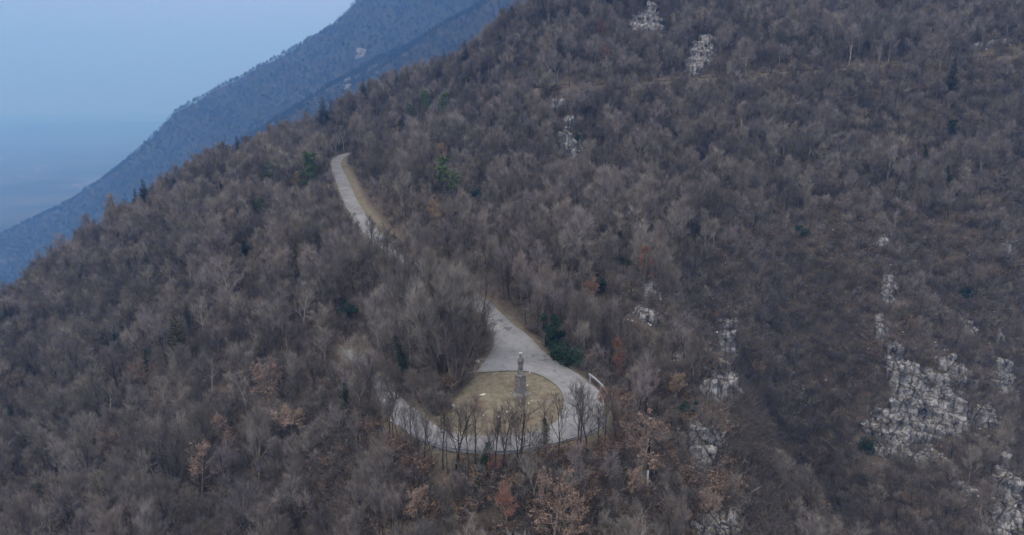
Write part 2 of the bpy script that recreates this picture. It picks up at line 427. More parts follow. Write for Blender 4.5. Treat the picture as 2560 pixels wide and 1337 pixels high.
c1 = ramp(nt, [(0.3, (0.75, 0.75, 0.75)), (0.5, (1, 1, 1)), (0.75, (1.12, 1.12, 1.12))]); nt.links.new(n2.outputs[0], c1.inputs[0])
c2 = ramp(nt, [(0.3, (0.85, 0.85, 0.85)), (0.7, (1.1, 1.1, 1.1))]); nt.links.new(n3.outputs[0], c2.inputs[0])
cc = mixc(nt, 1.0, mixc(nt, 1.0, c0.outputs[0], c1.outputs[0], 'MULTIPLY'), c2.outputs[0], 'MULTIPLY')
# cracks: thin wandering dark lines, broken up by a mask
vo = nt.nodes.new('ShaderNodeTexVoronoi'); vo.feature = 'DISTANCE_TO_EDGE'; vo.inputs['Scale'].default_value = 0.30
tc = nt.nodes.new('ShaderNodeTexCoord'); nd = noise_tex(nt, 0.9, 4)
ad = nt.nodes.new('ShaderNodeMix'); ad.data_type = 'RGBA'; ad.inputs[0].default_value = 0.12
nt.links.new(tc.outputs['Object'], ad.inputs[6]); nt.links.new(nd.outputs['Color'], ad.inputs[7])
mpv = nt.nodes.new('ShaderNodeVectorMath'); mpv.operation = 'MULTIPLY_ADD'; mpv.inputs[1].default_value = (2.2, 2.2, 2.2)
nt.links.new(nd.outputs['Color'], mpv.inputs[0]); nt.links.new(tc.outputs['Object'], mpv.inputs[2]); nt.links.new(mpv.outputs[0], vo.inputs['Vector'])
cr = ramp(nt, [(0.0, (1, 1, 1)), (0.016, (0, 0, 0))]); nt.links.new(vo.outputs['Distance'], cr.inputs[0])
nm = noise_tex(nt, 0.16, 3); cm = ramp(nt, [(0.50, (0, 0, 0)), (0.58, (1, 1, 1))]); nt.links.new(nm.outputs[0], cm.inputs[0])
crk = mixc(nt, 1.0, cr.outputs[0], cm.outputs[0], 'MULTIPLY')
cc = mixc(nt, crk, cc, (0.055, 0.055, 0.055))
n6 = noise_tex(nt, 0.45, 5, 0.65, dist=1.2); st = ramp(nt, [(0.30, (0.70, 0.70, 0.69)), (0.44, (1, 1, 1)), (0.62, (1, 1, 1)), (0.74, (1.16, 1.15, 1.12))]); nt.links.new(n6.outputs[0], st.inputs[0])
cc = mixc(nt, 1.0, cc, st.outputs[0], 'MULTIPLY')
# litter blown in along the edges
ea = nt.nodes.new('ShaderNodeAttribute'); ea.attribute_name = 'edge'; ne = noise_tex(nt, 1.1, 6, 0.75)
es = N(nt, 'ShaderNodeMath', operation='ADD'); nt.links.new(ea.outputs['Fac'], es.inputs[0]); nt.links.new(ne.outputs[0], es.inputs[1])
er = ramp(nt, [(1.15, (0, 0, 0)), (1.40, (.8, .8, .8))]); nt.links.new(es.outputs[0], er.inputs[0])
cc = mixc(nt, er.outputs[0], cc, (0.16, 0.14, 0.11))
nt.links.new(cc, b.inputs['Base Color']); b.inputs['Roughness'].default_value = 0.85
bump(nt, b, n3.outputs[0], 0.25, 0.02)
road = sheet(TARMAC, 0.7, 0.09, 'road', m); tag(road, kind='structure')
# dark tar patches on the climbing lane
mp_, ntp, bp = mat_new('fresh tar'); bp.inputs['Base Color'].default_value = (0.115, 0.118, 0.122, 1)
for (u, v, a, c, rot) in [(1251, 803, .42, .26, .5), (1270, 824, .55, .26, .3), (1238, 812, .3, .14, .2)]:
    h = hit(u, v); t = np.linspace(0, 2 * math.pi, 18, endpoint=False); q = 1 + 0.25 * np.sin(3 * t + u) + 0.12 * np.sin(5 * t)
    ex, ey = a * q * np.cos(t), c * 2.6 * q * np.sin(t)
    P = np.stack([h[0] + ex * math.cos(rot) - ey * math.sin(rot), h[1] + ex * math.sin(rot) + ey * math.cos(rot)], 1)
    o = sheet(P, 0.5, 0.105, 'road_patch', mp_); tag(o, kind='structure')
# track across the upper hillside: stony strip with a grassy middle
m, nt, b = mat_new('stony track')
n1 = noise_tex(nt, 0.5, 5, 0.7); c0 = ramp(nt, [(0.35, (0.085, 0.075, 0.045)), (0.55, (0.13, 0.115, 0.07)), (0.7, (0.20, 0.18, 0.14))]); nt.links.new(n1.outputs[0], c0.inputs[0])
nt.links.new(c0.outputs[0], b.inputs['Base Color'])
tt = np.gradient(TR_S[:, :2], axis=0); tt /= np.linalg.norm(tt, axis=1)[:, None]
vs, fs = [], []
for i, (p, d) in enumerate(zip(TR_S, tt)):
    nx, ny = -d[1], d[0]
    for s in (-1.6, -0.5, 0.5, 1.6):
        q = (p[0] + nx * s, p[1] + ny * s); vs.append((q[0], q[1], p[2] + 0.12 - 0.02 * abs(s)))
    if i:
        for k in range(3): fs.append((4*i-4+k, 4*i-3+k, 4*i+k+1, 4*i+k))
track = link('path', mesh_np('path', vs, fs), m); tag(track, kind='structure')

# ------------------------------------------------------------------ light, sky and air
SUN_EL, SUN_AZ = R(48), R(-120)       # high behind thin cloud, to the left and a little behind the viewpoint
w = bpy.data.worlds.new('World'); S.world = w; w.use_nodes = True
nt = w.node_tree; nt.nodes.clear()
wo = nt.nodes.new('ShaderNodeOutputWorld'); bg = nt.nodes.new('ShaderNodeBackground')
sky = nt.nodes.new('ShaderNodeTexSky'); sky.sky_type = 'NISHITA'; sky.sun_disc = False
sky.sun_elevation = SUN_EL; sky.sun_rotation = SUN_AZ; sky.altitude = 700
sky.air_density = 1.0; sky.dust_density = 1.2; sky.ozone_density = 2.0
# an even cloud sheet veils the clear sky
cl = nt.nodes.new('ShaderNodeMix'); cl.data_type = 'RGBA'; cl.inputs[0].default_value = 0.80
nt.links.new(sky.outputs[0], cl.inputs[6]); gtc = nt.nodes.new('ShaderNodeTexCoord'); gsx = nt.nodes.new('ShaderNodeSeparateXYZ'); nt.links.new(gtc.outputs['Generated'], gsx.inputs[0])
gmr = nt.nodes.new('ShaderNodeMapRange'); gmr.inputs[1].default_value = 0.02; gmr.inputs[2].default_value = 0.55; nt.links.new(gsx.outputs['Z'], gmr.inputs[0])
gcm = nt.nodes.new('ShaderNodeMix'); gcm.data_type = 'RGBA'; gcm.inputs[6].default_value = HORC; gcm.inputs[7].default_value = ZENC; nt.links.new(gmr.outputs[0], gcm.inputs[0]); nt.links.new(gcm.outputs[2], cl.inputs[7])    # overcast: brighter overhead than at the horizon
nt.links.new(cl.outputs[2], bg.inputs['Color']); bg.inputs['Strength'].default_value = 0.10
nt.links.new(bg.outputs[0], wo.inputs[0])
sl = bpy.data.lights.new('sun', 'SUN'); sl.energy = 0.8; sl.angle = R(25); sl.color = (1.0, 0.95, 0.89)
sun = bpy.data.objects.new('sun', sl); C.objects.link(sun)
dvec = Vector((math.sin(SUN_AZ) * math.cos(SUN_EL), math.cos(SUN_AZ) * math.cos(SUN_EL), math.sin(SUN_EL)))
sun.rotation_euler = dvec.to_track_quat('Z', 'Y').to_euler(); sun.location = (0, 0, 200)

def box(name, x0, x1, y0, y1, z0, z1, mat):
    v = [(x, y, z) for z in (z0, z1) for (x, y) in ((x0, y0), (x1, y0), (x1, y1), (x0, y1))]
    f = [(3, 2, 1, 0), (4, 5, 6, 7), (0, 1, 5, 4), (1, 2, 6, 5), (2, 3, 7, 6), (3, 0, 4, 7)]
    return link(name, mesh_np(name, v, f), mat)
hm = bpy.data.materials.new('valley haze'); hm.use_nodes = True; hn = hm.node_tree; hn.nodes.clear()
ho = hn.nodes.new('ShaderNodeOutputMaterial'); hv = hn.nodes.new('ShaderNodeVolumePrincipled')
hv.inputs['Color'].default_value = HAZC; hv.inputs['Absorption Color'].default_value = HAZA; hv.inputs['Density'].default_value = HAZE_D; hv.inputs['Anisotropy'].default_value = 0.0
hn.links.new(hv.outputs[0], ho.inputs['Volume'])
ZMIN, ZMAX = float(tz.min()) - 1.0, max(float(tz.max()) + 40, CAMZ + 20)
haze = box('haze', -25000, 25000, -600, 25000, ZMIN, ZMAX, hm); tag(haze, kind='stuff')
hm.cycles.homogeneous_volume = True if hasattr(hm.cycles, 'homogeneous_volume') else None

S.view_settings.view_transform = 'Standard'; S.view_settings.look = 'None'; S.view_settings.gamma = 1.0
S.view_settings.exposure = EXPO
S.view_settings.use_curve_mapping = False
S.cycles.use_denoising = True
S.cycles.volume_bounces = 3; S.cycles.max_bounces = 8; S.cycles.diffuse_bounces = 2; S.cycles.transparent_max_bounces = 4
# ------------------------------------------------------------------ tree kinds
class Geo:
    """collects tapered tubes, slivers and leaves"""
    def __init__(s): s.v = []; s.f = []
    def tube(s, pts, rad, n):
        base = len(s.v); k = len(pts)
        for i, (p, r) in enumerate(zip(pts, rad)):
            a = pts[min(i + 1, k - 1)] - pts[max(i - 1, 0)]
            if a.length < 1e-9: a = Vector((0, 0, 1))
            a.normalize(); u = a.orthogonal().normalized(); w = a.cross(u)
            for j in range(n):
                t = 2 * math.pi * j / n
                s.v.append(p + (u * math.cos(t) + w * math.sin(t)) * r)
        for i in range(k - 1):
            for j in range(n):
                a = base + i * n + j; b = base + i * n + (j + 1) % n
                s.f.append((a, b, b + n, a + n))
        s.v.append(pts[-1] + (pts[-1] - pts[-2]) * 0.15); t = len(s.v) - 1; e = base + (k - 1) * n
        for j in range(n): s.f.append((e + j, e + (j + 1) % n, t))
    def sliver(s, p, q, wd, rnd):
        d = q - p; u = d.cross(Vector((rnd.uniform(-1, 1), rnd.uniform(-1, 1), rnd.uniform(-1, 1))))
        if u.length < 1e-9: return
        u.normalize(); u *= wd * 0.5; b = len(s.v)
        m = p + d * 0.55 + Vector((rnd.uniform(-1, 1), rnd.uniform(-1, 1), rnd.uniform(-0.4, 1))) * d.length * 0.07
        s.v += [p - u, p + u, m + u * 0.7, m - u * 0.7, q]
        s.f += [(b, b + 1, b + 2, b + 3), (b + 3, b + 2, b + 4)]
    def leaf(s, c, size, rnd, nrm=None):
        n = nrm or Vector((rnd.gauss(0, 1), rnd.gauss(0, 1), rnd.gauss(0, 1)))
        if n.length < 1e-6: n = Vector((0, 0, 1))
        n.normalize(); u = n.orthogonal().normalized(); w = n.cross(u); a = rnd.uniform(0, 6.28)
        u, w = u * math.cos(a) + w * math.sin(a), w * math.cos(a) - u * math.sin(a)
        b = len(s.v); l = size; k = size * rnd.uniform(0.45, 0.7)
        s.v += [c - u * l * .5, c + w * k * .5 + n * size * .1, c + u * l * .5, c - w * k * .5 + n * size * .1]
        s.f.append((b, b + 1, b + 2, b + 3))
    def mesh(s, name, sm=True):
        me = mesh_np(name, [tuple(v) for v in s.v], s.f)
        if sm: smooth(me)
        return me
def grow(p, d, L, rnd, k, wander, up):
    pts = [p.copy()]; d = d.normalized(); q = p.copy()
    for i in range(k):
        d = (d + Vector((rnd.gauss(0, wander), rnd.gauss(0, wander), rnd.gauss(0, wander) + up))).normalized()
        q = q + d * (L / k); pts.append(q.copy())
    return pts, d
def along(pts, t):
    f = t * (len(pts) - 1); i = min(int(f), len(pts) - 2); a = f - i
    return pts[i].lerp(pts[i + 1], a), (pts[i + 1] - pts[i]).normalized()
def deflect(d, ang, rnd, az=None):
    u = d.orthogonal().normalized(); w = d.cross(u); a = rnd.uniform(0, 6.283) if az is None else az
    return (d * math.cos(ang) + (u * math.cos(a) + w * math.sin(a)) * math.sin(ang)).normalized()

def broadleaf(seed, H=9.0, r=0.17, clear=0.32, limbs=8, spread=(0.55, 1.0), Lk=0.42, subs=6, subsub=6, twigs=9, tw=0.019, twl=0.75, lean=0.04, stems=1,
              up=0.10, wander=0.10, leader=0.86):
    """trunk-and-limbs Geo, twigs Geo and the twig tips"""
    rnd = random.Random(seed); T = Geo(); G = Geo(); tips = []
    for st in range(stems):
        if stems == 1: d0 = Vector((rnd.gauss(0, lean), rnd.gauss(0, lean), 1)); p0 = Vector((0, 0, -0.5)); Hs = H; rs = r
        else:
            a = 6.283 * st / stems + rnd.uniform(-.4, .4); sp = rnd.uniform(0.10, 0.34)
            d0 = Vector((math.cos(a) * sp, math.sin(a) * sp, 1)); p0 = Vector((math.cos(a) * .25, math.sin(a) * .25, -0.5)); Hs = H * rnd.uniform(.82, 1.0); rs = r * rnd.uniform(.5, .75)
        tp, _ = grow(p0, d0, Hs * leader + 0.5, rnd, 8, 0.055 if stems == 1 else 0.07, 0.06)
        T.tube(tp, [rs * (1.25 if i == 0 else 1) * (1 - 0.88 * (i / 8) ** 1.1) + 0.012 for i in range(9)], 6)
        nl = max(3, int(limbs / (stems ** 0.5)))
        for j in range(nl):
            t = clear + (1 - clear) * ((j + rnd.uniform(0.1, 0.9)) / nl) ** 0.9 * 0.98
            b, dd = along(tp, t)
            rt = (t - clear) / (1 - clear)
            L1 = Hs * Lk * (1 - 0.55 * rt) * rnd.uniform(.75, 1.15)
            ang = rnd.uniform(*spread) * (1 - 0.35 * rt)
            l1, _ = grow(b, deflect(dd, ang, rnd, j * 2.4 + rnd.uniform(-.5, .5)), L1, rnd, 5, wander, up)
            r1 = max(0.02, rs * 0.42 * (1 - 0.5 * rt))
            T.tube(l1, [r1 * (1 - 0.8 * i / 5) + 0.006 for i in range(6)], 4)
            ns = max(3, int(subs * (1 - .25 * rt)))
            for k in range(ns + 1):
                t2 = 0.25 + 0.75 * (k + rnd.random() * .8) / (ns + .5) if k < ns else 0.98
                b2, d2 = along(l1, min(t2, .99))
                L2 = L1 * rnd.uniform(.32, .5) * (1.1 - 0.45 * t2) + 0.35
                l2, _ = grow(b2, deflect(d2, rnd.uniform(.35, .95) if k < ns else .15, rnd), L2, rnd, 3, wander * 1.3, up)
                r2 = max(0.011, r1 * 0.38)
                T.tube(l2, [r2 * (1 - .7 * i / 3) + 0.003 for i in range(4)], 3)
                for m in range(subsub):
                    t3 = 0.2 + 0.8 * (m + rnd.random()) / subsub
                    b3, d3 = along(l2, min(t3, .99))
                    L3 = L2 * rnd.uniform(.35, .6) + 0.25
                    l3, _ = grow(b3, deflect(d3, rnd.uniform(.3, .9), rnd), L3, rnd, 2, .12, up)
                    G.sliver(l3[0], l3[1], tw * 1.5, rnd); G.sliver(l3[1], l3[2], tw * 1.25, rnd)
                    for q in range(twigs):
                        b4, d4 = along(l3, min(.99, (q + rnd.random()) / twigs))
                        e = b4 + deflect(d4, rnd.uniform(.2, .75), rnd) * (twl * rnd.uniform(.4, 1.05)) + Vector((0, 0, .16))
                        G.sliver(b4, e, tw, rnd); tips.append((b4, e))
    return T, G, tips
def leaves_on(tips, frac, size, rnd, clump=2, low_cut=None):
    L = Geo()
    for (b, e) in tips:
        c = (b + e) * .5
        if mnoise.noise(c * 0.55 + Vector((rnd.seed_off, 0, 0))) < 0.35 - frac: continue
        for k in range(clump):
            L.leaf(e.lerp(b, rnd.random() * .8) + Vector((rnd.gauss(0, .08), rnd.gauss(0, .08), rnd.gauss(0, .06))), size * rnd.uniform(.6, 1.2), rnd)
    return L
class Rnd(random.Random): seed_off = 0.0
def ivy_on(stem, seed, h0, h1, rad, n, size):
    """ivy leaves in uneven clumps round the trunk line STEM"""
    rnd = random.Random(seed); L = Geo(); H = stem[-1].z
    cl = [(rnd.uniform(h0, h1), rnd.uniform(0, 6.283), rnd.uniform(.35, 1.0)) for _ in range(22)]
    for i in range(n):
        if rnd.random() < .45:
            h = rnd.uniform(h0, h1); a = rnd.uniform(0, 6.283); rr = rad * .45 * rnd.random() ** .6
        else:
            hc, ac, k = rnd.choice(cl); h = min(max(rnd.gauss(hc, .42), 0), h1 + .8); a = rnd.gauss(ac, .7); rr = rad * k * (.5 + .75 * rnd.random())
        c, _ = along(stem, min(.99, (h + .5) / (H + .5)))
        L.leaf(Vector((c.x + math.cos(a) * rr, c.y + math.sin(a) * rr, h)), size * rnd.uniform(.7, 1.3), rnd)
    return L
def spruce(seed, H=12.0, rad=2.1, whorls=26, droop=0.25, sparse=0.0):
    rnd = random.Random(seed); T = Geo(); G = Geo()
    tp, _ = grow(Vector((0, 0, -.5)), Vector((0, 0, 1)), H + .5, rnd, 8, .008, .02)
    T.tube(tp, [.17 * (1 - .95 * i / 8) + .01 for i in range(9)], 6)
    for wv in range(whorls):
        t = 0.10 + 0.89 * wv / whorls; z = H * t
        L = rad * (1 - t) ** 0.8 * rnd.uniform(.75, 1.2) + 0.12
        nb = 6 if t < .8 else 5
        for j in range(nb):
            if rnd.random() < sparse: continue
            a = 6.283 * (j + .37 * wv) / nb + rnd.uniform(-.3, .3); b, _d = along(tp, (z + .5) / (H + .5))
            l = L * rnd.uniform(.7, 1.15)
            dd = Vector((math.cos(a), math.sin(a), .25 - droop * (1 - t)))
            pts, _ = grow(b, dd, l, rnd, 4, .04, .05 * (1 - t))
            T.tube(pts, [.03 * (1 - .8 * i / 4) * (1.3 - t) + .004 for i in range(5)], 3)
            m = max(8, int(l * 20))
            for q in range(m):
                c, d2 = along(pts, min(.99, .12 + .88 * q / m)); sd = 1 if q % 2 else -1
                side = d2.cross(Vector((0, 0, 1))).normalized() * sd
                e = c + (side * .7 + d2 * .5 + Vector((0, 0, -.32))) * (l * .30 * (1.15 - q / m) + .14) * rnd.uniform(.7, 1.2)
                G.sliver(c, e, .15, rnd); 
                if q % 2 == 0: G.sliver(c, c + (d2 * .6 + Vector((rnd.gauss(0, .2), rnd.gauss(0, .2), -.25))) * .45, .19, rnd)
    return T, G
def pine(seed, H=10.0, lean=.08):
    rnd = random.Random(seed); T = Geo(); G = Geo()
    tp, _ = grow(Vector((0, 0, -.5)), Vector((rnd.gauss(0, lean), rnd.gauss(0, lean), 1)), H + .5, rnd, 8, .05, .06)
    T.tube(tp, [.16 * (1 - .85 * i / 8) + .015 for i in range(9)], 6)
    for j in range(15):
        t = .38 + .62 * (j + rnd.random() * .6) / 15; b, d = along(tp, min(t, .99))
        l = (2.7 - 1.9 * max(0, t - .45)) * rnd.uniform(.55, 1.1)
        pts, _ = grow(b, deflect(Vector((0, 0, 1)), rnd.uniform(1.05, 1.5), rnd, j * 2.4), l, rnd, 4, .12, .05)
        T.tube(pts, [.045 * (1 - .75 * i / 4) + .005 for i in range(5)], 4)
        for q in range(9):
            c, d2 = along(pts, min(.99, .35 + .65 * (q + rnd.random()) / 9)); c = c + Vector((rnd.gauss(0, .22), rnd.gauss(0, .22), rnd.gauss(.08, .1)))
            for k in range(40):
                e = c + Vector((rnd.gauss(0, .34), rnd.gauss(0, .34), rnd.gauss(.10, .16)))
                G.sliver(c.lerp(e, .1), e, .13, rnd)
    return T, G
def bush(seed, rad=1.6, hgt=3.0, n=2600, size=.2):
    rnd = random.Random(seed); T = Geo(); L = Geo()
    for j in range(7):
        pts, _ = grow(Vector((rnd.gauss(0, .1), rnd.gauss(0, .1), -.4)), Vector((rnd.gauss(0, .35), rnd.gauss(0, .35), 1)), hgt * rnd.uniform(.7, 1), rnd, 5, .08, .06)
        T.tube(pts, [.05 * (1 - .8 * i / 5) + .005 for i in range(6)], 4)
    cl = [(Vector((rnd.gauss(0, rad * .45), rnd.gauss(0, rad * .45), rnd.uniform(.2, .92) * hgt)), rnd.uniform(.35, .75) * rad * .75) for _ in range(16)]
    for i in range(n):
        c, r = rnd.choice(cl); v = Vector((rnd.gauss(0, 1), rnd.gauss(0, 1), rnd.gauss(0, 1))).normalized() * r * rnd.random() ** .35; v.z *= .8
        p = c + v
        if p.z > .02: L.leaf(p, size * rnd.uniform(.7, 1.3), rnd)
    return T, L
def brush(seed, hgt=1.6, n=26, tw=.020):
    """a bare shrub: a fan of thin stems with side twigs"""
    rnd = random.Random(seed); G = Geo()
    for j in range(n):
        d = Vector((rnd.gauss(0, .5), rnd.gauss(0, .5), 1)); l = hgt * rnd.uniform(.5, 1.1)
        pts, _ = grow(Vector((rnd.gauss(0, .25), rnd.gauss(0, .25), -.1)), d, l, rnd, 3, .14, .04)
        for a, b in zip(pts, pts[1:]): G.sliver(a, b, tw * 1.3, rnd)
        for q in range(9):
            c, d2 = along(pts, min(.99, .25 + .75 * rnd.random())); G.sliver(c, c + deflect(d2, rnd.uniform(.4, 1.1), rnd) * l * rnd.uniform(.15, .4), tw, rnd)
    return G
def distant(seed, H=8.5):
    """far-off bare tree: a trunk and a loose cloud of twigs"""
    rnd = random.Random(seed); G = Geo()
    G.tube([Vector((0, 0, -.5)), Vector((0, 0, H * .75))], [.16, .03], 3)
    for i in range(230):
        z = rnd.uniform(.28, 1.0); w = math.sin(min(1, (1.06 - z) / .62) * 1.57) ** .8
        a = rnd.uniform(0, 6.283); r = w * H * .30 * rnd.random() ** .5
        c = Vector((math.cos(a) * r, math.sin(a) * r, z * H)); o = Vector((c.x * .25, c.y * .25, rnd.uniform(.2, .8)))
        G.sliver(c - o * .7, c + o * .7 + Vector((rnd.gauss(0, .3), rnd.gauss(0, .3), 0)), .16, rnd)
    return G

BARK = bark_mat('grey brown bark', (0.10, 0.088, 0.076), (0.29, 0.265, 0.235), .45)
BARK_D = bark_mat('dark bark', (0.030, 0.026, 0.023), (0.090, 0.078, 0.068))
BARK_P = bark_mat('pale bark', (0.20, 0.19, 0.175), (0.42, 0.41, 0.39), .12)
TWIG = bark_mat('bare twigs', (0.1211, 0.1078, 0.1017), (0.2636, 0.2394, 0.2285), .40, .5)
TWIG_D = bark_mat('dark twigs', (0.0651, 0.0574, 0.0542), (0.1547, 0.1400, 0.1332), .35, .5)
TWIG_P = bark_mat('pale twigs', (0.17, 0.155, 0.14), (0.33, 0.31, 0.29), .15, .5)
TWIG_V = bark_mat('mauve grey twigs', (0.1257, 0.1125, 0.1181), (0.2603, 0.2369, 0.2487), .36, .5)
TWIG_L = bark_mat('lichened twigs', (0.1257, 0.1161, 0.1027), (0.2805, 0.2638, 0.2392), .38, .5)
BARK_M = bark_mat('mid dark beech bark', (0.055, 0.048, 0.042), (0.15, 0.135, 0.12), .3)  # mid dark bark tone of the beech and the many stemmed trees
OAKLEAF = leaf_mat('dead oak leaves', (0.178, 0.126, 0.099), (0.258, 0.188, 0.152), (0.33, 0.25, 0.207))
REDLEAF = leaf_mat('rusty dead leaves', (0.16, 0.075, 0.052), (0.225, 0.108, 0.077), (0.28, 0.15, 0.110))
TANLEAF = leaf_mat('tan dead leaves', (0.20, 0.145, 0.085), (0.30, 0.22, 0.14), (0.36, 0.28, 0.19))
NEEDLE = leaf_mat('spruce needles', (0.012, 0.020, 0.014), (0.022, 0.034, 0.022), (0.034, 0.048, 0.030))
PINEN = leaf_mat('pine needles', (0.055, 0.10, 0.040), (0.10, 0.165, 0.062), (0.15, 0.215, 0.085))
IVY = leaf_mat('ivy leaves', (0.010, 0.022, 0.013), (0.020, 0.042, 0.024), (0.036, 0.062, 0.036))
LARCH = leaf_mat('olive twigs', (0.045, 0.045, 0.026), (0.070, 0.066, 0.038), (0.100, 0.090, 0.055))
HOLLY = leaf_mat('holly leaves', (0.007, 0.022, 0.015), (0.014, 0.040, 0.025), (0.028, 0.060, 0.036))

# kinds of bare tree: (trunk mesh, crown mesh, bark, twig material, height, words for the label)
WIDE, SLIM, MULTI, PALE = [], [], [], []
for s in range(5):
    T, G, _ = broadleaf(100 + s, H=9, limbs=9 + s % 2, spread=(.4, .98), Lk=.40 + .03 * s, clear=.26 + .03 * (s % 3), up=.17, wander=.12)
    WIDE.append((T.mesh('trunk'), G.mesh('crown'), BARK if s % 2 else BARK_D, (TWIG, TWIG_L, TWIG_V)[s % 3], 9.0))
for s in range(4):
    T, G, _ = broadleaf(200 + s, H=9, r=.12, limbs=8, spread=(.4, .85), Lk=.36, subs=5, subsub=4, twigs=6, clear=.34, up=.15, wander=.2, lean=.10, tw=.018, twl=.6)
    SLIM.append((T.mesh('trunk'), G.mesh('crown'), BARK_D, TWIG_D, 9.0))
for s in range(3):
    T, G, _ = broadleaf(300 + s, H=9, r=.17, stems=5, limbs=13, spread=(.35, .75), Lk=.32, up=.16, clear=.28, subs=5, subsub=5, twigs=6)
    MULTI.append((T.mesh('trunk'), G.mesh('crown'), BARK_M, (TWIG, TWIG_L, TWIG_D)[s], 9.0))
for s in range(3):
    T, G, _ = broadleaf(400 + s, H=9, r=.16, limbs=9, spread=(.55, 1.1), Lk=.46, clear=.22, subs=6, subsub=5, twigs=5, wander=.13, tw=.028)
    PALE.append((T.mesh('trunk'), G.mesh('crown'), BARK_P, TWIG_P, 9.0))
T, G, _ = broadleaf(460, H=9, r=.2, stems=9, limbs=24, spread=(.35, .75), Lk=.34, clear=.08, subs=6, subsub=6, twigs=9, up=.16, tw=.02)
BEECH = (T.mesh('trunk'), G.mesh('crown'), BARK_M, TWIG_L, 9.0)
T, G, _ = broadleaf(450, H=9, r=.15, limbs=8, spread=(.5, 1.0), Lk=.45, clear=.15, subs=4, subsub=2, twigs=2, wander=.2, tw=.03)
DEAD = (T.mesh('trunk'), G.mesh('crown'), BARK_P, TWIG_P, 9.0)
OAK = []
for s in range(4):
    T, G, tips = broadleaf(500 + s, H=8, limbs=8, spread=(.6, 1.2) if s < 3 else (.3, .6), Lk=.42 if s < 3 else .26, subs=5, subsub=4, twigs=5, tw=.02)
    r_ = Rnd(s); r_.seed_off = s * 9.1
    OAK.append((T.mesh('trunk'), G.mesh('twigs'), leaves_on(tips, (.55, .42, .5, .6)[s], .225, r_, 4).mesh('leaves', False), 8.0))
SPRUCE = []
for s in range(3):
    T, G = spruce(600 + s, 12, (1.9, 2.3, 2.1)[s], sparse=(.05, .15, .1)[s]); SPRUCE.append((T.mesh('trunk'), G.mesh('crown'), 12.0))
T, G = spruce(610, 12, 2.6, whorls=24, droop=.1, sparse=.25); LARCHT = (T.mesh('trunk'), G.mesh('crown'), 12.0)
PINE = []
for s in range(3):
    T, G = pine(700 + s, 10, .06 + .07 * s); PINE.append((T.mesh('trunk'), G.mesh('crown'), 10.0))
IVIED = []
for s in range(3):
    T, G, _ = broadleaf(800 + s, H=9, r=.14, limbs=7, spread=(.4, .9), Lk=.38, subs=5, subsub=4, twigs=6, clear=.35, lean=.06, wander=.14)
    stem = [sum((T.v[k * 6 + j] for j in range(6)), Vector()) / 6 for k in range(9)]
    IVIED.append((T.mesh('trunk'), G.mesh('crown'), ivy_on(stem, 810 + s, .2, (5.5, 7.0, 4.2)[s], (.8, 1.05, .7)[s], (1500, 2100, 1100)[s], .22).mesh('ivy', False), 9.0))
BUSH = []
for s in range(3):
    T, L = bush(900 + s, (1.5, 1.9, 1.1)[s], (3.2, 2.4, 3.8)[s]); BUSH.append((T.mesh('stems'), L.mesh('leaves', False), 3.0))
TWIG_F = bark_mat('far twigs', (0.022, 0.021, 0.020), (0.042, 0.039, 0.037), .2, .5)
BRUSH = [brush(950 + s, 1.6, (26, 34, 20)[s]).mesh('shrub') for s in range(3)]
def leafy(seed):
    rn = random.Random(seed); G = brush(seed, 1.5, 18); L = Geo()
    for i in range(420):
        a, r = rn.uniform(0, 6.283), .75 * rn.random() ** .5; h = rn.uniform(.25, 1.5); L.leaf(Vector((math.cos(a) * r * h * .8, math.sin(a) * r * h * .8, h)), .15 * rn.uniform(.6, 1.3), rn)
    n = len(G.v); me = mesh_np('shrub', [tuple(v) for v in G.v + L.v], G.f + [tuple(i + n for i in f) for f in L.f])
    me.materials.append(TWIG); me.materials.append(bpy.data.materials['dull brown scrub leaves']); mi = np.zeros(len(G.f) + len(L.f), np.int32); mi[len(G.f):] = 1; me.polygons.foreach_set('material_index', mi); return me
DULL = leaf_mat('dull brown scrub leaves', (0.105, 0.075, 0.058), (0.160, 0.115, 0.090), (0.215, 0.160, 0.128))
LEAFY = [leafy(990), leafy(991)]
FAR = [distant(970 + s).mesh('tree') for s in range(3)]
# ------------------------------------------------------------------ where trees stand
rnd = random.Random(11)
CLEAR = [   # photograph regions in which the ground, road, statue or bare rock shows: no tree may stand in front of them
    [(1224,806),(1290,806),(1400,885),(1470,925),(1530,965),(1528,1045),(1490,1100),(1400,1112),(1250,1128),(1120,1120),(1040,1080),(1095,1065),(1150,1045),(1160,970),(1190,935),(1230,880)],
    [(1232,742),(1258,735),(1345,838),(1330,850),(1285,800)],
    [(826,400),(862,380),(884,436),(958,545),(948,580),(905,545),(868,490),(840,450)],
    [(1612,1045),(1628,1045),(1628,1222),(1608,1222)],
    [(1468,925),(1525,970),(1520,992),(1466,945)],
    [(1395,203),(1485,200),(1485,216),(1395,220)],
    [(1080,488),(1098,488),(1098,585),(1080,585)],
]
CLEAR += [[(1395,206),(1560,203),(1560,210),(1395,216)], [(1600,201),(1860,184),(1860,189),(1600,208)], [(2130,163),(2330,150),(2330,155),(2130,168)], [(1880,181),(2010,172),(2010,178),(1880,187)], [(2440,141),(2570,130),(2570,137),(2440,148)]]
ROCKS = []  # filled by the rock section below: (polygon, ...)
